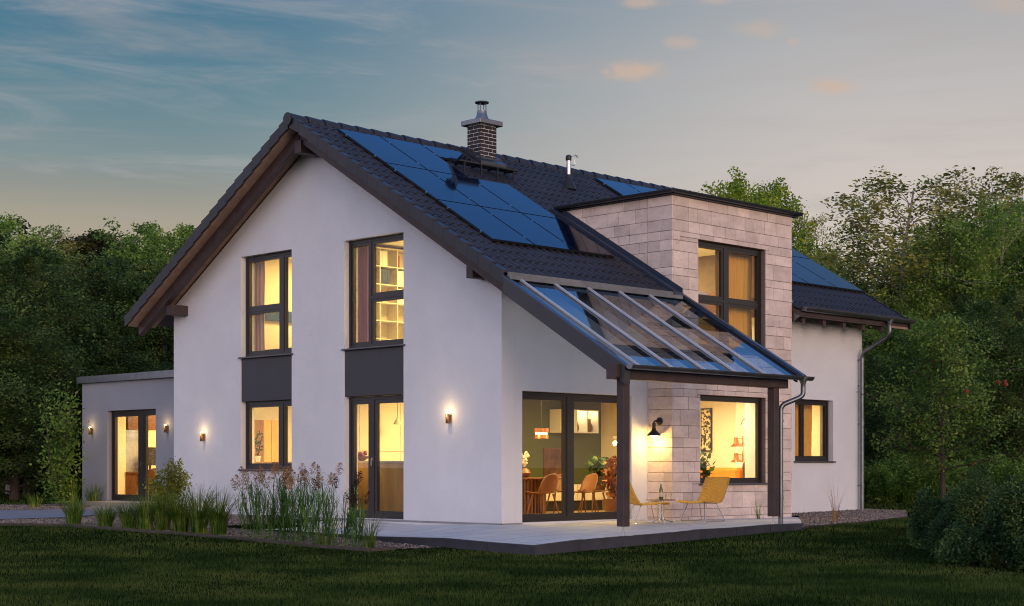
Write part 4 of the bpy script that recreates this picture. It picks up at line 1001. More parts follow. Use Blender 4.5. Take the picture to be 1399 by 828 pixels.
# kitchen behind the gable door
ib = thing('kitchen_island', 'wooden kitchen bar with pale counter behind the gable door', 'kitchen island', (.72, 2.3, .005))
a = MB(); a.box(0, .62, 0, 2.5, 0, 1.05); a.build('body', M['oak'], ib); a = MB(); a.box(-.03, .70, -.03, 2.53, 1.052, 1.09, ch=.006); a.build('counter', M['creamcloth'], ib); a = MB(); a.box(-.014, -.001, .0, .46, .08, 1.03); a.build('end_panel', M['black'], ib)
yb_, _ = onx(494, 622, 1.0)
bw = thing('fruit_bowl', 'bowl of red flowers on the kitchen counter', 'bowl', (1.0, yb_, 1.098))
a = MB(); a.lathe([(.05, 0), (.13, .05), (.17, .09), (.16, .092), (.10, .04)], (0, 0, 0), 18); a.build('bowl', M['shell'], bw, smooth=True)
for k in range(8):
    a = MB(); a.ball((rnd.uniform(-.09, .09), rnd.uniform(-.09, .09), .10 + rnd.uniform(0, .05)), .045, n=8, m=6); a.build('flower', M['apple'], bw, smooth=True)
yp, zp = onx(543, 577, 1.6)
pk = thing('pendant_lamp', 'small cone pendant lamp above the kitchen counter', 'lamp', (1.6, yp, zp))
a = MB(); a.lathe([(.085, -.04), (.05, .03), (.018, .07), (.018, .09), (.01, .09), (.014, .06), (.07, -.038)], (0, 0, 0), 18); a.build('lamp_shade', M['creamcloth'], pk, smooth=True); a = MB(); a.tube([(0, 0, .09), (0, 0, 2.5 - zp)], .005, 5); a.build('cable', M['black'], pk)
kc = thing('kitchen_cabinet', 'tall cream kitchen cabinets along the kitchen wall', 'cabinet', (.4, 4.90, .005))
a = MB(); a.box(0, 3.2, .02, .295, 0, 2.3); a.build('carcass', M['white'], kc)
for i in range(6):
    for (z0, z1) in ((.08, 1.28), (1.29, 2.28)):
        a = MB(); a.box(i * .533 + .004, (i + 1) * .533 - .004, 0, .019, z0, z1, ch=.003); a.build('cabinet_door', M['paint'], kc)
# room behind the low gable window
xa_ = ony(360, 600, 9.1)[0]; xb_ = ony(380, 600, 9.1)[0]
cw = thing('wardrobe', 'brown cupboard seen through the low gable window', 'cupboard', (xa_, 9.1, .005)); a = MB(); a.box(0, xb_ - xa_, 0, .45, 0, 2.0); a.build('carcass', M['oak'], cw)
for q in (0, .5): a = MB(); a.box((xb_ - xa_) * q + .006, (xb_ - xa_) * (q + .5) - .006, -.02, -.001, .02, 1.98); a.build('door', M['oak'], cw)
y_, _ = onx(349, 600, .62)
tbw = thing('side_table', 'pale table behind the low gable window', 'table', (.50, 5.9, .005)); a = MB(); a.box(0, .5, 0, 1.6, 1.04, 1.08); a.build('table_top', M['oak'], tbw)
for (sx, sy) in ((.03, .03), (.43, .03), (.03, 1.53), (.43, 1.53)): a = MB(); a.box(sx, sx + .04, sy, sy + .04, 0, 1.039); a.build('leg', M['oak'], tbw)
leafy('house_plant', 'leafy twig in a small pot inside the low gable window', 'plant', (.68, y_, 1.085), .10, .55, 70, M['leaf_dark'], .07, M['white'], .06, .12)
# study behind the upper right gable window
bs = thing('bookshelf', 'pale wall of shelves behind the upper gable window', 'bookshelf', (.9, 4.78, 2.785))
a = MB(); a.box(0, 2.3, .30, .315, 0, 2.55); 
for i in range(8): a.box(.02, 2.28, 0, .299, i * .36, i * .36 + .02)
for i in range(6): a.box(i * .456, i * .456 + .02, .001, .299, .021, 2.54)
a.build('carcass', M['creamcloth'], bs)
k_ = 0
for r in range(1, 7):
    for cc in range(5):
        if rnd.random() < .25: continue
        x = .9 + cc * .456 + .05; mm = rnd.choice(['binder', 'paper', 'redbook', 'paper'])
        for q in range(rnd.choice([2, 3, 4, 5])):
            hh = .30 if mm != 'redbook' else rnd.uniform(.18, .26); w = .065 if mm != 'redbook' else .03
            if x + w > .9 + (cc + 1) * .456 - .01: break
            b2 = MB(); b2.box(x, x + w - .004, 4.83, 5.06, 2.785 + r * .36 + .0205, 2.785 + r * .36 + .02 + hh)
            tag(b2.build('book', M[mm]), {'binder': 'dark ring binder standing on the pale wall shelves', 'paper': 'pale ring binder standing on the pale wall shelves', 'redbook': 'thin reddish book standing on the pale wall shelves'}[mm], 'binder' if mm != 'redbook' else 'book', {'binder': 'dark binders on the shelves', 'paper': 'pale binders on the shelves', 'redbook': 'reddish books on the shelves'}[mm]); x += w
# bedroom behind the upper left gable window
bd = thing('bed', 'bed with blue cover and pale pillows behind the upper window', 'bed', (.75, 6.15, 2.785)); a = MB(); a.box(0, 2.1, 0, 1.8, 0, .32); a.build('bed_frame', M['oak'], bd); a = MB(); a.box(.02, 2.08, .02, 1.78, .321, .64, ch=.05); a.build('cover', M['bluecloth'], bd)
for y in (.15, .95): a = MB(); a.box(1.55, 2.05, y, y + .7, .645, .86, ch=.06); a.build('pillow', M['creamcloth'], bd)
xa_, zb_ = ony(358, 437, 7.98); xb_, za_ = ony(399, 426, 7.98)
hb = MB(); hb.box(xa_, xb_ + .4, 7.98, 8.045, zb_, za_); tag(hb.build('headboard', M['bluecloth']), 'grey blue padded wall panel above the bed', 'headboard')
# upper bay room
pc = thing('picture', 'small framed print on the wall of the upper bay room', 'picture', (8.17, 2.7, 4.42)); yq, zq = onx(978, 373, 8.17); pc.location = (8.17, yq - .2, zq - .17)
a = MB(); a.box(-.0, .025, 0, .42, 0, .36); a.build('frame', M['white'], pc); a = MB(); a.box(-.006, -.001, .04, .38, .04, .32); a.build('print', mat('rose print', (.45, .2, .2), .8, .6, 9), pc)
dk_ = thing('chest_of_drawers', 'amber wooden chest of drawers in the upper bay room', 'drawers', (7.3, 1.6, 2.785)); a = MB(); a.box(0, .85, 0, 2.0, 0, 1.18); a.build('carcass', M['oak'], dk_)
for i in range(3):
    for j_ in range(2): a = MB(); a.box(-.018, -.001, j_ * 1.0 + .01, j_ * 1.0 + .99, .05 + i * .375, .05 + i * .375 + .36); a.build('drawer_front', M['oak'], dk_)
# living corner behind the big bay window
y1_, z1_ = onx(957, 558, 8.36); y0_, z0_ = onx(972, 617, 8.36)
pc = thing('picture', 'tall dark and gold picture on the living room wall', 'picture', (8.365, y0_, z0_)); a = MB(); a.box(0, .03, 0, y1_ - y0_, 0, z1_ - z0_); a.build('frame', M['black'], pc)
m_, nt_, o_ = newmat('speckled print'); b_ = N(nt_, 'ShaderNodeBsdfPrincipled', Roughness=.7); n_ = N(nt_, 'ShaderNodeTexNoise', Scale=14., Detail=6.); tc_ = N(nt_, 'ShaderNodeTexCoord'); L(nt_, tc_.outputs['Object'], n_.inputs['Vector']); r_ = ramp(nt_, [(.46, (.03, .025, .02)), (.54, (.75, .62, .35))]); L(nt_, n_.outputs['Fac'], r_.inputs[0]); L(nt_, r_.outputs[0], b_.inputs['Base Color']); L(nt_, b_.outputs[0], o_.inputs[0])
a = MB(); a.box(-.006, -.001, .03, y1_ - y0_ - .03, .03, z1_ - z0_ - .03); a.build('print', m_, pc)
sf_ = thing('sofa', 'orange sofa with cream seat behind the big bay window', 'sofa', (7.3, .55, .005)); a = MB(); a.box(.0, .85, 0, 2.0, .1, .46, ch=.03); a.build('base', M['creamcloth'], sf_)
a = MB(); a.box(.66, .92, .42, 1.98, .461, .96, ch=.06); a.build('backrest', M['orangecloth'], sf_); a = MB(); a.box(.08, .62, .05, 1.95, .462, .62, ch=.05); a.build('seat', M['creamcloth'], sf_); a = MB(); a.box(.1, .8, 1.8, 2.02, .463, .80, ch=.06); a.build('armrest', M['orangecloth'], sf_)
yc, zc = onx(1026, 645, 7.7); a = MB(); a.box(7.62, 7.78, yc - .2, yc + .2, .66, 1.08, ch=.05); tag(a.build('cushion', mat('speckled brown cushion', (.10, .05, .03), .9, .6, 30)), 'speckled dark cushion standing on the sofa', 'cushion')
yl, zl = onx(1013, 600, 8.0)
fl_ = thing('floor_lamp', 'copper floor lamp with two cone shades beside the sofa', 'lamp', (8.05, yl, .005)); a = MB(); a.tube([(0, 0, 0), (0, 0, 1.62)], .012, 8); a.lathe([(.14, 0), (.14, .02), (.02, .03)], (0, 0, 0), 18); a.build('pole', M['brass'], fl_)
for zz in (1.40, 1.07):
    a = MB(); a.lathe([(.135, .0), (.06, .06), (.045, .16), (.045, .19), (.01, .2), (.03, .15), (.05, .05), (.125, -.0)], (-.02, .16, zz), 20); a.tube([(-.02, .16, zz + .17), (0, 0, zz + .17)], .01, 6); a.build('lamp_shade', M['copper'], fl_, smooth=True)
    lamp((8.03, yl + .16, zz - .03), 3., (1, .7, .35), .04)
yl, zl = onx(1030, 575, 8.2)
wl = thing('wall_lamp', 'curved brass wall lamp with a glowing globe above the sofa', 'wall lamp', (8.197, yl, zl)); a = MB(); a.tube(bend([(0, 0, 0), (-.12, 0, .05), (-.18, .14, .04), (-.16, .22, -.08)], .08), .01, 6); a.lathe([(.04, 0), (.04, .02)], (0, 0, 0), 14, Matrix.Rotation(R(-90), 3, 'Y')); a.build('arm', M['brass'], wl, smooth=True); a = MB(); a.ball((-.14, .05, -.10), .085); a.build('bulb', M['bulbsoft'], wl, smooth=True)
leafy('house_plant', 'dark leafed plant under the tall dark and gold picture', 'plant', (7.0, onx(961, 640, 7.0)[0], .005), .18, .55, 90, M['leaf_dark'], .16, M['black'], .2, .75)
# annex interior
def apart(name, m, *bx): 
    o = part(name, m, *bx, parent=None); return achild(o)
apart('room_floor', M['floor'], (ax + .305, 7.3, AY0, AY1 - .3, -.05, .11)); apart('ceiling', M['ceil'], (ax + .305, 7.3, AY0 + .05, AY1 - .3, 2.75, 2.8)); apart('interior_wall', M['paint'], (5.6, 5.7, AY0 + .02, AY1 - .302, .112, 2.748)); apart('interior_wall', M['paint'], (ax + .31, 7.3, AY0 + .012, AY0 + .05, .112, 2.748)); apart('interior_wall', M['paint'], (3.0, 5.59, AY1 - .36, AY1 - .302, .112, 2.748))
lamp((3.6, 14.2, 2.70), 170, (1., .68, .25), kind='AREA', size=1.0); lamp((3.6, 11.8, 2.70), 110, (1., .68, .25), kind='AREA', size=1.0)
YA = 15.55
def along(px0, y0, px1, y1, Y):
    a0, zt_ = ony(px0, y0, Y); a1, zb_ = ony(px1, y1, Y); return a0, a1, zb_, zt_
xa_, xb_, zb_, zt_ = along(175, 567, 216, 588, YA)
o = thing('wall_cabinet', 'brown wall cabinet above the desk in the annex', 'cabinet', (xa_, YA, zb_)); a = MB(); a.box(0, xb_ - xa_, .02, .40, 0, zt_ - zb_); a.build('carcass', M['wood'], o)
for i in range(3): q = (xb_ - xa_) / 3; a = MB(); a.box(i * q + .004, (i + 1) * q - .004, 0, .018, .003, zt_ - zb_ - .003); a.build('cabinet_door', M['wood'], o)
lamp(((xa_ + xb_) / 2, YA + .2, zb_ - .06), 6, (1, .78, .42), .05)
xa_, xb_, zb_, zt_ = along(198, 611, 213, 636, YA + .1)
o = thing('monitor', 'black monitor on the annex desk', 'monitor', ((xa_ + xb_) / 2, YA + .1, .86)); a = MB(); a.box((xa_ - xb_) / 2, (xb_ - xa_) / 2, 0, .04, zb_ - .86, zt_ - .86); a.build('screen', M['black'], o); a = MB(); a.box(-.03, .03, .01, .03, .0, zb_ - .86); a.box(-.12, .12, -.06, .1, .0, .012); a.build('stand', M['black'], o)
xa_, xb_, zb_, zt_ = along(173, 645, 222, 683, YA - .15)
o = thing('desk', 'wooden desk inside the annex', 'desk', (xa_, YA - .15, .112)); a = MB(); a.box(0, xb_ - xa_, 0, .62, .70, .745); a.build('desk_top', M['wood'], o); a = MB(); a.box(.001, .30, .03, .60, 0, .699); a.build('drawer_block', M['wood'], o); a = MB(); a.box(xb_ - xa_ - .04, xb_ - xa_, .03, .6, 0, .699); a.build('side_panel', M['wood'], o)
xc_ = ony(205, 660, YA - .55)[0]; o = chair((xc_, YA - .55, .112), 0., 'reddish brown chair at the annex desk'); del o['group']
xa_, xb_, zb_, zt_ = along(150, 600, 172, 600, YA - .1)
o = thing('wardrobe', 'tall cream cupboard inside the annex door', 'cupboard', (xa_, YA - .1, .112)); a = MB(); a.box(0, xb_ - xa_, .02, .55, 0, 2.4); a.build('carcass', M['white'], o)
for q in (0, .5): a = MB(); a.box((xb_ - xa_) * q + .004, (xb_ - xa_) * (q + .5) - .004, 0, .018, .02, 2.38); a.build('door', M['paint'], o)

# ------------------------------------------------------------------ chairs and table on the patio
def lounge(loc, rz, label):
    o = thing('lounge_chair', label, 'chair', loc, rz, 'yellow woven lounge chairs on the patio'); b = MB()
    prof = [(.34, .345), (.31, .375), (.22, .372), (.05, .345), (-.12, .335), (-.21, .36), (-.27, .44), (-.33, .56), (-.40, .72), (-.43, .80)]
    def fn(i, j):
        q = j * (len(prof) - 1); k = min(int(q), len(prof) - 2); t = q - k; p0, p1 = prof[k], prof[k + 1]
        return ((i - .5) * (.60 - .04 * j), p0[0] + (p1[0] - p0[0]) * t + .02 * (2 * i - 1) ** 2 * (j > .55), p0[1] + (p1[1] - p0[1]) * t - .015 * (1 - (2 * i - 1) ** 2) * (j < .6))
    b.grid(fn, 26, 44); s = b.build('woven_seat', M['canew'], o, normals=False, smooth=True, angle=80); md = s.modifiers.new('thick', 'SOLIDIFY'); md.thickness = .014
    b = MB()
    for sx in (-1, 1): b.tube([(sx * .30 * (1 - .06 * j / 9), prof[j][0], prof[j][1] + .002) for j in range(10)], .011, 6)
    b.tube([(-.27, -.435, .80), (.27, -.435, .80)], .011, 6); b.build('rim', M['cane'], o, smooth=True)
    for sx in (-1, 1):
        b = MB(); b.tube(bend([(sx * .20, .16, .345), (sx * .29, .26, .008), (sx * .29, -.30, .008), (sx * .20, -.15, .335)], .05), .0075, 6); b.build('leg', M['chrome'], o, smooth=True)
    b = MB(); b.tube([(-.22, .16, .335), (.22, .16, .335)], .0075, 6); b.tube([(-.22, -.14, .325), (.22, -.14, .325)], .0075, 6); b.build('cross_wire', M['chrome'], o)
    return o
mw, ntw, ow = newmat('woven cane'); bw_ = N(ntw, 'ShaderNodeBsdfPrincipled', Roughness=.5); tcw = N(ntw, 'ShaderNodeTexCoord')
wv1 = N(ntw, 'ShaderNodeTexWave', Scale=14., Distortion=1.2); wv1.bands_direction = 'X'; wv2 = N(ntw, 'ShaderNodeTexWave', Scale=22., Distortion=1.5); wv2.bands_direction = 'DIAGONAL'
nzw = N(ntw, 'ShaderNodeTexNoise', Scale=24., Detail=3.)
for q in (wv1, wv2, nzw): L(ntw, tcw.outputs['Object'], q.inputs['Vector'])
mmw = N(ntw, 'ShaderNodeMath', operation='MULTIPLY'); L(ntw, wv1.outputs['Fac'], mmw.inputs[0]); L(ntw, wv2.outputs['Fac'], mmw.inputs[1]); mm2 = N(ntw, 'ShaderNodeMath', operation='MULTIPLY_ADD'); mm2.inputs[1].default_value = .5; L(ntw, nzw.outputs['Fac'], mm2.inputs[0]); L(ntw, mmw.outputs[0], mm2.inputs[2])
rw_ = ramp(ntw, [(.15, (.50, .24, .03)), (.5, (.84, .46, .06)), (1., (.92, .58, .10))]); L(ntw, mm2.outputs[0], rw_.inputs[0]); L(ntw, rw_.outputs[0], bw_.inputs['Base Color'])
bpw = N(ntw, 'ShaderNodeBump', Strength=.6, Distance=.01); L(ntw, mm2.outputs[0], bpw.inputs['Height']); L(ntw, bpw.outputs[0], bw_.inputs['Normal']); L(ntw, bw_.outputs[0], ow.inputs[0]); M['canew'] = mw
cA = (3.86, -1.30); cB = (2.34, -1.24); tT = (2.92, -1.10)
lounge((cA[0], cA[1], patz(*cA) + .002), R(86), 'yellow woven lounge chair in front of the big bay window')
lounge((cB[0], cB[1], patz(*cB) + .002), R(-122), 'yellow woven lounge chair half hidden by the corner post')
o = thing('side_table', 'small round wire legged table between the two lounge chairs', 'table', (tT[0], tT[1], patz(*tT) + .002)); a = MB(); a.lathe([(.27, .395), (.275, .402), (.27, .41)], (0, 0, 0), 32); a.build('table_top', M['wood'], o, smooth=True)
for k in range(4): q = k * math.pi / 2 + .5; a = MB(); a.tube(bend([(.05 * math.cos(q), .05 * math.sin(q), .394), (.05 * math.cos(q), .05 * math.sin(q), .05), (.22 * math.cos(q), .22 * math.sin(q), .008)], .04), .008, 6); a.build('leg', M['chrome'], o, smooth=True)
zt = patz(*tT) + .413
bo = thing('bottle', 'green glass bottle with a pale cap on the small table', 'bottle', (tT[0] - .04, tT[1] - .04, zt)); a = MB(); a.lathe([(.034, 0), (.037, .01), (.037, .15), (.03, .19), (.014, .23), (.013, .275), (.015, .28)], (0, 0, 0), 18); a.build('bottle_body', M['bottle'], bo, smooth=True); a = MB(); a.lathe([(.0375, .05), (.0378, .052), (.0378, .12), (.0375, .122)], (0, 0, 0), 18); a.build('paper_label', M['creamcloth'], bo); a = MB(); a.lathe([(.016, .27), (.0165, .275), (.0165, .30), (.012, .304)], (0, 0, 0), 14); a.build('cap', M['white'], bo)
for i, (dx, dy) in enumerate(((.09, -.02), (.14, -.10))):
    a = MB(); a.lathe([(.026, 0), (.034, .10), (.033, .10), (.025, .006)], (tT[0] + dx, tT[1] + dy, zt), 16); tag(a.build('drinking_glass', M['clear'], smooth=True), ['clear drinking glass just beside the bottle', 'clear drinking glass at the table edge away from the bottle'][i], 'glass')
# ------------------------------------------------------------------ trees, hedges, grasses
def tree_meshes(seed, H, Rc, base, m_leaf, m_bark, nleaf, ls=.15, shape='round', clump=.42, tr=None, gap=.0, lean=0.):
    """trunk with limbs, and the leaf clumps at the limb ends; returns (wood mesh, crown mesh)"""
    rs = np.random.RandomState(seed); rr = random.Random(seed)
    mb = MB(); tr = tr or H * .017
    n = 9; tp = [Vector((math.sin(i * .9 + seed) * .012 * H * (i / n) + lean * i / n, math.cos(i * 1.3 + seed) * .012 * H * (i / n), H * .93 * i / n)) for i in range(n + 1)]
    mb.tube(tp, [tr * (1 - .85 * i / n) * (1.35 if i == 0 else 1) for i in range(n + 1)], 8)
    def trunk(h): q = min(n - 1e-3, max(0, h / (H * .93) * n)); k = int(q); return tp[k].lerp(tp[k + 1], q - k)
    def env(t):      # crown half width at relative height t
        if shape == 'round': return max(.16, math.sin(math.pi * min(1, .16 + .80 * t)) ** .8)
        if shape == 'tall': return max(.22, math.sin(math.pi * min(1, .22 + .70 * t)) ** .6)
        if shape == 'dome': return max(.25, math.sqrt(max(.03, 1 - (1.55 * (t - .38)) ** 2)))
        if shape == 'cone': return max(.08, (1 - t)) ** .8
        return max(.12, math.sin(math.pi * min(1, .12 + .85 * t)) ** .7)
    clumps = []
    nl = int(26 + H * 3.4)
    for i in range(nl):
        t = ((i + rr.random()) / nl) ** .85; h = H * (base + (.97 - base) * t); a = i * 2.4 + rr.uniform(-.5, .5)
        ln = Rc * env(t) * rr.uniform(.62, 1.12); up = (.22 + .95 * t) if shape != 'cone' else -.12
        p0 = trunk(max(0, h - ln * up * .7)); pts = [p0]
        for k in range(1, 5):
            q = k / 4; pts.append(p0 + Vector((math.cos(a + .25 * math.sin(3 * q + i)) * ln * q, math.sin(a + .25 * math.sin(3 * q + i)) * ln * q, ln * up * q * (1.2 - .4 * q) + rr.uniform(-.06, .06) * ln)))
        r0 = tr * (1 - .8 * h / H) * .42
        mb.tube(pts, [max(.006, r0 * (1 - .8 * k / 4)) for k in range(5)], 5, cap=False)
        for k in range(2, 5):
            if rr.random() < gap: continue
            clumps.append((pts[k], ln * .30 * (.7 + .3 * k / 4)))
            for s_ in range(2):
                e = pts[k] + Vector((rr.uniform(-1, 1), rr.uniform(-1, 1), rr.uniform(-.35, .6))) * ln * .34
                mb.tube([pts[k], pts[k].lerp(e, .5) + Vector((0, 0, .03)), e], [max(.005, r0 * .3), .006, .004], 4, cap=False); clumps.append((e, ln * .24))
    for k in range(5):
        t = .72 + .27 * k / 4; clumps.append((trunk(H * t) + Vector((rr.uniform(-.2, .2), rr.uniform(-.2, .2), .1)), Rc * (.30 - .04 * k)))
    cs = np.array([c_[0][:] for c_ in clumps]); rad = np.array([min(.8, max(.28, c_[1])) for c_ in clumps]) * clump / .42 * .92
    wgt = rad ** 1.7; idx = rs.choice(len(cs), nleaf, p=wgt / wgt.sum())
    g = rs.normal(0, 1, (nleaf, 3)); g /= np.linalg.norm(g, axis=1)[:, None]; g *= (rs.uniform(.15, 1, nleaf) ** .5)[:, None]; g[:, 2] *= .8
    C_ = cs[idx] + g * rad[idx][:, None] * rs.uniform(.75, 1.25, (nleaf, 1))
    C_[:, 2] = np.maximum(C_[:, 2], .15)
    V = leaf_quads(C_, ls, .35, .6, .4)
    w = mb.build('trunk', m_bark, normals=False, smooth=True); cr = quads('crown', V, m_leaf)
    return w, cr
PROTO = {}
def proto(key, **k):
    w, cr = tree_meshes(**k); PROTO[key] = (w.data, cr.data)
    bpy.data.objects.remove(w); bpy.data.objects.remove(cr)
proto('maple', seed=1, H=10, Rc=3.3, base=.16, m_leaf=M['leaf_mid'], m_bark=M['bark'], nleaf=52000, ls=.115)
proto('oak', seed=2, H=10, Rc=3.6, base=.10, m_leaf=M['leaf_dark'], m_bark=M['bark'], nleaf=54000, ls=.115)
proto('lime', seed=3, H=10, Rc=3.0, base=.05, m_leaf=M['leaf_dark'], m_bark=M['bark'], nleaf=52000, ls=.105, shape='egg')
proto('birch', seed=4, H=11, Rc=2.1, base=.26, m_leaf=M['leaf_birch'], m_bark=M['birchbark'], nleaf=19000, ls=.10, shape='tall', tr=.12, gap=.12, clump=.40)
proto('ash', seed=5, H=11, Rc=2.6, base=.12, m_leaf=M['leaf_ash'], m_bark=M['birchbark'], nleaf=46000, ls=.10, shape='tall', tr=.14)
proto('beech', seed=6, H=11, Rc=3.6, base=.2, m_leaf=M['leaf_light'], m_bark=M['bark'], nleaf=70000, ls=.13, shape='dome')
proto('pine', seed=7, H=10, Rc=1.9, base=.1, m_leaf=M['leaf_pine'], m_bark=M['bark'], nleaf=36000, ls=.09, shape='egg', clump=.42)
def tree(key, name, label, px, d, ytop, group=None, wide=1., lat=None, rz=None):
    p = pd(px, d); zt = EYE + (HY - ytop) * d / FPX; w, cr = PROTO[key]
    H0 = max(v.co.z for v in cr.vertices) if not hasattr(tree, key) else getattr(tree, key)
    setattr(tree, key, H0); s = (zt - p.z) / H0
    o = thing(name, label, 'tree', p, rnd.uniform(0, 6.28) if rz is None else rz, group); o.scale = (s * wide, s * wide, s)
    link('trunk', w, o); link('crown', cr, o); return o
GL, GR = 'dark trees of the wood behind the annex', 'dense trees of the wood past the downpipe end of the house'
LL, LR = 'dark broadleaved tree in the dense wood behind the annex', 'dark broadleaved tree in the dense wood past the downpipe end of the house'
tree('ash', 'broadleaf_tree', 'loose topped tree with yellowing twigs, most distant from the house beyond the annex', 14, 50, 284, wide=1.0)
tree('birch', 'birch_tree', 'thin yellow birch top between the loose topped tree and the conifers', 62, 54, 318)
tree('pine', 'pine_tree', 'dark conifer top in the sky gap, away from the maple', 105, 60, 318, wide=1.4)
tree('pine', 'pine_tree', 'dark conifer top next to the green maple', 137, 60, 312, wide=1.4)
tree('maple', 'maple_tree', 'fresh green maple whose crown meets the roof verge', 212, 58, 300, wide=1.15)
tree('maple', 'maple_tree', 'green maple partly hidden behind the gable roof', 268, 62, 302)
for px, d, yt, key, w in ((-40, 46, 300, 'oak', 1.1), (40, 46, 345, 'lime', 1.2), (85, 50, 340, 'oak', 1.1), (125, 50, 372, 'lime', 1.1), (170, 52, 350, 'oak', 1.1), (222, 50, 372, 'lime', 1.1), (20, 43, 430, 'lime', 1.35), (-50, 42, 400, 'oak', 1.2), (250, 56, 400, 'oak', 1.1), (70, 60, 330, 'maple', 1.2), (175, 64, 325, 'oak', 1.2), (-20, 60, 290, 'oak', 1.2)):
    tree(key, 'broadleaf_tree', LL, px, d, yt, GL, w)
tree('lime', 'rounded_bush', 'big rounded dark green bush behind the annex roof', 145, 47, 448, wide=1.55)
tree('beech', 'beech_tree', 'bright green round tree rising behind the bay roof', 1018, 62, 234, wide=.82)
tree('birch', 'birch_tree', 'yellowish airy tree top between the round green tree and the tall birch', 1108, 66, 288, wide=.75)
tree('maple', 'maple_tree', 'dark green tree just behind the far end of the roof', 1132, 58, 345, wide=.85)
tree('birch', 'birch_tree', 'tall birch with sunlit yellow top and pale trunk', 1238, 50, 236, wide=1.75, rz=.6)
tree('ash', 'ash_tree', 'tall green tree in front of the birch trunk', 1300, 48, 290, wide=.95)
tree('birch', 'birch_tree', 'tall birch with sunlit yellow top behind the deep green tree', 1356, 52, 229, wide=1.35, rz=2.)
tree('ash', 'ash_tree', 'tall deep green tree hiding a birch trunk, most distant from the house', 1368, 47, 262, wide=1.0)
for px, d, yt, key, w in ((1420, 50, 265, 'maple', 1.), (1190, 50, 385, 'lime', 1.0), (1235, 47, 420, 'maple', .95), (1285, 56, 320, 'oak', 1.), (1330, 44, 400, 'lime', 1.1), (1395, 43, 390, 'oak', 1.0), (1160, 60, 380, 'oak', 1.0), (1215, 60, 400, 'oak', 1.0), (1450, 46, 330, 'lime', 1.2), (1275, 44, 470, 'oak', 1.1), (1340, 60, 300, 'maple', 1.1), (1195, 46, 480, 'lime', 1.0), (1400, 58, 300, 'oak', 1.)):
    tree(key, 'broadleaf_tree', LR, px, d, yt, GR, w)
# far wood behind them: one mass
def wood(name, l0, l1, d0, d1, h, n, label):
    l = nrs.uniform(l0, l1, n); d = nrs.uniform(d0, d1, n); k = nrs.beta(1.3, 1.2, n); A = l - RC; B = d - DC
    top = h * (.75 + .25 * np.sin(l * .9) * np.cos(l * .37 + 1)); z = .1 + k * top
    C_ = np.stack([A * SA + B * CA, -A * CA + B * SA, z], -1); o = quads(name, leaf_quads(C_, .34, .2, .6), M['leaf_dark']); o['kind'] = 'stuff'; o['label'] = label
wood('woodland', -34, -13, 66, 76, 7.5, 34000, 'dark wood closing the view behind the annex'); wood('woodland', 12.5, 34, 66, 76, 8.0, 36000, 'dark wood closing the view past the far gable')
# hedges
def bush(name, label, cat, px, d, w, h, m, ls, n, group=None, elong=1., rz=0.):
    p = pd(px, d); o = thing(name, label, cat, p, rz, group); rs = nrs
    k = 26; cc = rs.normal(0, 1, (k, 3)); cc /= np.linalg.norm(cc, axis=1)[:, None]; cc[:, 2] = np.abs(cc[:, 2]); cc *= rs.uniform(.35, .78, (k, 1))
    idx = rs.randint(0, k, n); g = rs.normal(0, 1, (n, 3)); g /= np.linalg.norm(g, axis=1)[:, None]; g *= rs.uniform(.55, 1.05, (n, 1))
    C_ = cc[idx] + g * rs.uniform(.26, .36, k)[idx][:, None]
    C_ = C_ * np.array([w / 2 * elong, w / 2, h * .88]); C_[:, 2] += h * .08; C_ = C_[C_[:, 2] > .01]
    quads('foliage', leaf_quads(C_, ls, .25, .5), m, o)
    a = MB()
    for q in range(6): e = C_[rs.randint(len(C_))] * .8; a.tube([(0, 0, -.02), (e[0] * .4, e[1] * .4, e[2] * .5), tuple(e)], [.03, .02, .006], 5)
    a.build('stem', M['bark'], o); return o
for i, px in enumerate((1196, 1226, 1256, 1290, 1325, 1362, 1398)):
    bush('hedge_shrub', 'leafy green shrub in the low hedge behind the apple tree', 'shrub', px, 41 - .3 * i, 1.5, 1.25 + .12 * (i % 3), M['leaf_mid'], .06, 9000, 'shrubs of the low hedge')
for i, px in enumerate((6, 42, 78, -30)):
    bush('hedge_shrub', 'dark shrub at the wood edge beyond the grey path', 'shrub', px, 52 + i, 2.6, 1.6 + .3 * (i % 2), M['leaf_dark'], .11, 6000, 'dark shrubs at the wood edge')
bush('yew_bush', 'dark feathery corner bush standing next to the gravel bed', 'bush', 1284, 24.2, 1.05, 1.12, M['leaf_bush'], .042, 26000)
bush('yew_bush', 'large dark rounded bush in the middle of the corner bushes', 'bush', 1343, 22.6, 1.55, 1.38, M['leaf_bush'], .042, 36000)
bush('yew_bush', 'tall dark corner bush most distant from the gravel bed', 'bush', 1402, 20.4, 1.35, 1.30, M['leaf_bush'], .042, 32000)
bush('yew_bush', 'lowest dark bush, in front of the larger corner bushes', 'bush', 1330, 20.9, 1.1, .62, M['leaf_bush'], .05, 9000)
# apple tree
w, cr = tree_meshes(21, 4.3, 1.6, .20, M['leaf_mid'], M['bark'], 15000, .07, 'round', .42, .065, .1)
p = pd(1288, 36); ap = thing('apple_tree', 'small apple tree with red fruit in front of the hedge', 'tree', p, .4); w.parent = ap; cr.parent = ap; ap.scale = (1.05, 1.05, 1.02)
fm = None
for k in range(9):
    v = cr.data.vertices[rnd.randrange(len(cr.data.vertices))].co
    if fm is None: a = MB(); a.lathe([(.006, .035), (.03, .04), (.048, .01), (.04, -.03), (.012, -.042)], (0, 0, 0), 12); f_ = a.build('apple', M['apple'], ap, smooth=True); fm = f_.data
    else: f_ = link('apple', fm, ap)
    f_.location = (v.x * 1.08, v.y * 1.08, v.z - .05)
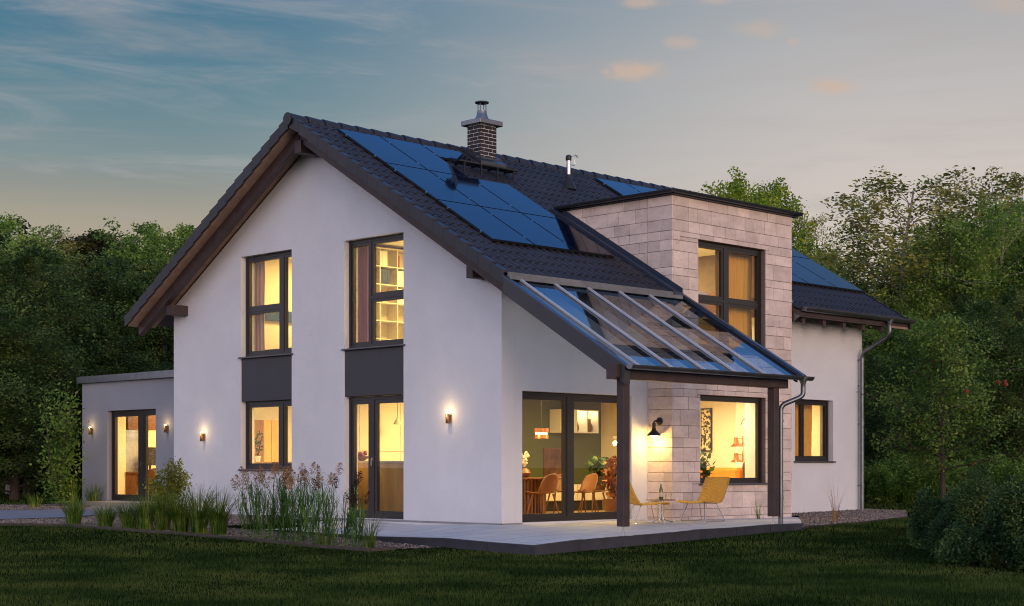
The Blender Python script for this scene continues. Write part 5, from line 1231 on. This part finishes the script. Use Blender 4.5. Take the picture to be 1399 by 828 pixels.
# ornamental grasses
def ribbons(P0, az, L_, bend_, w, seg=5, z0=0., lift=None):
    """arching blades as separate ribbons: arrays of base points, direction, length, bend"""
    n = len(az); rows = []
    for s_ in range(seg + 1):
        t = s_ / seg; a = bend_ * t ** 1.6
        r = L_ * (np.sin(a) * t * .75 + .05 * t); z = L_ * t * np.cos(a * .62)
        c_ = P0 + np.stack([np.cos(az) * r, np.sin(az) * r, z], -1); ww = w * (1 - t) ** .7 * (.6 + .8 * t * (1 - t) * 2) + .0006
        sd_ = np.stack([-np.sin(az), np.cos(az), 0 * az], -1) * ww[:, None] / 2
        rows.append((c_ - sd_, c_ + sd_))
    F = []
    for s_ in range(seg): F.append(np.stack([rows[s_][0], rows[s_][1], rows[s_ + 1][1], rows[s_ + 1][0]], 1))
    return np.concatenate(F)
def ribbon_mesh(name, V, m, parent): 
    o = quads(name, V, m, parent)
    bm = bmesh.new(); bm.from_mesh(o.data); bmesh.ops.remove_doubles(bm, verts=bm.verts, dist=1e-5); bm.to_mesh(o.data); bm.free(); return o
def tuft(px, py, h, label, m='blade', n=150, r=.10, w=.009, group=None, seed=None):
    p = at(px, py); o = thing('ornamental_grass', label, 'grass', p, rnd.uniform(0, 6), group)
    az = nrs.uniform(0, 6.283, n); rr = r * np.sqrt(nrs.uniform(0, 1, n)); P0 = np.stack([rr * np.cos(az), rr * np.sin(az), 0 * az], -1)
    L_ = h * nrs.uniform(.65, 1.25, n); ribbon_mesh('blades', ribbons(P0, az + nrs.normal(0, .4, n), L_, nrs.uniform(.15, 1.25, n), w * nrs.uniform(.7, 1.2, n)), M[m], o); return o
def reed(px, py, h, label, n=34, plumes=.5, dark=False, r=.16, spread=.14, group=None):
    p = at(px, py); o = thing('reed_grass', label, 'grass', p, rnd.uniform(0, 6), group); st = MB(); rib = []; pl_ = []
    for k in range(n):
        a = rnd.uniform(0, 6.28); q = r * math.sqrt(rnd.random()); b0 = Vector((q * math.cos(a), q * math.sin(a), 0)); hh = h * rnd.uniform(.68, 1.03); ln = rnd.uniform(.02, spread) * (1 if rnd.random() < .85 else 2.2)
        tip = b0 * 1.5 + Vector((math.cos(a) * ln * hh, math.sin(a) * ln * hh, hh)); mid = b0.lerp(tip, .5) + Vector((0, 0, .03)); st.tube([b0, mid, tip], [.0042, .0036, .0022], 4, cap=False)
        nb = 10
        for j in range(nb):
            t = .10 + .68 * j / nb; pt = b0.lerp(tip, t); rib.append((pt, rnd.uniform(0, 6.28), h * rnd.uniform(.22, .40)))
        if rnd.random() < plumes and hh > .8 * h: pl_.append((tip, math.atan2(tip.y, tip.x) + rnd.uniform(-.6, .6)))
    st.build('stem', M['reed'], o, normals=False)
    P0 = np.array([q[0][:] for q in rib]); az = np.array([q[1] for q in rib]); L_ = np.array([q[2] for q in rib])
    ribbon_mesh('blades', ribbons(P0, az, L_, nrs.uniform(.5, 1.5, len(az)), .015 * nrs.uniform(.7, 1.2, len(az)), 4), M['reed'], o)
    for (tip, a) in pl_:
        n_ = 170; t = nrs.uniform(0, 1, n_); wd = .030 * np.sin(np.pi * np.clip(t * .9 + .08, 0, 1)) + .004
        C_ = np.stack([tip.x + math.cos(a) * t * t * .05 + nrs.normal(0, 1, n_) * wd, tip.y + math.sin(a) * t * t * .05 + nrs.normal(0, 1, n_) * wd, tip.z - .03 + t * .19], -1)
        quads('plume', leaf_quads(C_, .026, .6, .4), M['plume_d' if dark else 'plume'], o)
    return o
M['plume_d'] = leafmat('dark seed plume', (.02, .014, .012), (.05, .03, .022), (.10, .06, .04), .1, 5)
reed(352, 737, .98, 'tall green reed clump with brown plumes, most distant from the patio door', 32, .45, r=.22, spread=.34)
reed(376, 739, 1.02, 'reed clump with brown plumes second most distant from the patio door', 30, .45, r=.2, spread=.28)
reed(405, 742, 1.08, 'bushy reed clump with brown plumes in the middle of the row', 36, .45, r=.22, spread=.3)
reed(436, 745, 1.10, 'reed clump carrying the highest plumes beside the patio door', 22, .5, r=.18, spread=.34)
reed(462, 747, .98, 'sparse reed clump with blackish seed heads by the patio door', 22, .5, True, .16, .22)
reed(487, 749, .80, 'thin reed clump with dark heads in front of the door frame', 16, .4, True, .10)
tuft(505, 751, .55, 'upright green grass at the patio end of the planting bed', n=90, w=.008)
tuft(443, 748, .30, 'low yellow green grass at the foot of the reeds', n=70, w=.008)
tf = [(101, 718, .50, 'narrow grass tuft at the path edge, far out along the grey path'), (144, 722, .42, 'small grass tuft alone in the gravel before the annex'), (176, 724, .46, 'grass tuft in front of the annex door, farther from the shrub'), (198, 725, .52, 'grass tuft in front of the annex door, nearer the shrub'), (222, 726, .55, 'green grass tuft at the foot of the yellow green shrub'), (248, 729, .62, 'tall loose grass tuft against the white gable, next to the yellow green shrub'), (272, 731, .66, 'tall loose grass tuft against the white gable, between two like it'), (298, 732, .60, 'tall loose grass tuft against the white gable, next to the reeds')]
for px, py, h, lb in tf: tuft(px, py, h * (1.0 if px < 190 else 1.22), lb, n=250, r=.13, w=.016, group='grass tufts in the gravel bed')
tuft(128, 691, .62, 'upright grass against the annex wall', n=130, r=.16, w=.012); tuft(100, 692, .75, 'yellowish upright grass beside the climbing tree', n=80, r=.10, w=.011); tuft(48, 694, .34, 'low wide grass tuft alone by the grey path', n=120, r=.16, w=.012)
# grasses on the right
tuft(1036, 711, .42, 'thin dark grass growing before the stone bay', n=26, r=.03, w=.010)
def sparse(px, py, h, label, n):
    p = at(px, py); o = thing('grass_stalk', label, 'grass', p, 0)
    az = nrs.uniform(0, 6.283, n); P0 = np.stack([.04 * np.cos(az), .04 * np.sin(az), 0 * az], -1); ribbon_mesh('blades', ribbons(P0, az, h * nrs.uniform(.4, 1.05, n), nrs.uniform(.02, .5, n), .011 * nrs.uniform(.6, 1.1, n)), M['plume'], o)
sparse(1141, 716, .85, 'dry feathery grass stalks in front of the white wall', 24); sparse(1102, 712, .26, 'single short dry stalk by the stone bay corner', 4)
# shrubs on the left
def airy(px, py, w, h, label, m, n, ls, name='shrub', cat='shrub'):
    p = at(px, py); o = thing(name, label, cat, p, 0); a = MB(); C_ = []
    for k in range(16):
        q = rnd.uniform(0, 6.28); rr_ = w * .5 * math.sqrt(rnd.random()); hh = h * rnd.uniform(.6, 1.); tip = Vector((rr_ * math.cos(q), rr_ * math.sin(q), hh)); a.tube([(0, 0, 0), (tip.x * .35, tip.y * .35, hh * .5), tip], [.010, .007, .003], 5, cap=False)
        for j in range(n // 16): t = rnd.uniform(.22, 1.02); s_ = tip * t; s_.x *= t; s_.y *= t; C_.append((s_.x + rnd.gauss(0, .05), s_.y + rnd.gauss(0, .05), s_.z + rnd.gauss(0, .05)))
    a.build('stem', M['bark'], o, normals=False); quads('foliage', leaf_quads(np.array(C_), ls, .3, .5), m, o); return o
airy(229, 721, .78, 1.28, 'yellow green airy shrub between annex door and gable', M['leaf_shrub'], 4000, .06)
p = at(80, 692); lt = thing('young_tree', 'slender leafy young tree beside the annex', 'tree', p); a = MB(); C_ = []
for k in range(9):
    q = rnd.uniform(0, 6.28); rr_ = .38 * math.sqrt(rnd.random()); hh = 2.95 * (1 - .35 * rnd.random() if k else 1.); tip = Vector((rr_ * math.cos(q), rr_ * math.sin(q), hh)); pts = [Vector((0, 0, 0)) + tip * .08, tip * .4 + Vector((rnd.uniform(-.08, .08), rnd.uniform(-.08, .08), 0)), tip * .75 + Vector((rnd.uniform(-.1, .1), rnd.uniform(-.1, .1), 0)), tip]; a.tube(pts, [.02, .014, .009, .004], 5, cap=False)
    for j in range(300): t = rnd.random(); s_ = tip * t; sg = .04 + .18 * math.sin(math.pi * min(1, t * .92 + .06)) ** .6; C_.append((s_.x * t ** .3 + rnd.gauss(0, sg), s_.y + rnd.gauss(0, sg), max(.1, s_.z + rnd.gauss(0, .12))))
a.build('stem', M['bark'], lt, normals=False); quads('foliage', leaf_quads(np.array(C_), .085, .3, .6), M['leaf_mid'], lt)
scene.render.engine = 'CYCLES'
scene.view_settings.view_transform = 'Standard'; scene.view_settings.look = 'None'
scene.view_settings.exposure = 0.; scene.view_settings.gamma = 1.
c = scene.cycles
c.use_denoising = True
try: c.denoiser = 'OPENIMAGEDENOISE'
except Exception: pass
c.pixel_filter_type = 'BLACKMAN_HARRIS'; c.filter_width = 1.05
try: c.denoising_input_passes = 'RGB_ALBEDO_NORMAL'; c.denoising_prefilter = 'ACCURATE'; c.denoising_quality = 'HIGH'
except Exception: pass
c.max_bounces = 10; c.diffuse_bounces = 4; c.glossy_bounces = 4; c.transparent_max_bounces = 24; c.transmission_bounces = 6
c.sample_clamp_indirect = 4.; c.caustics_reflective = False; c.caustics_refractive = False
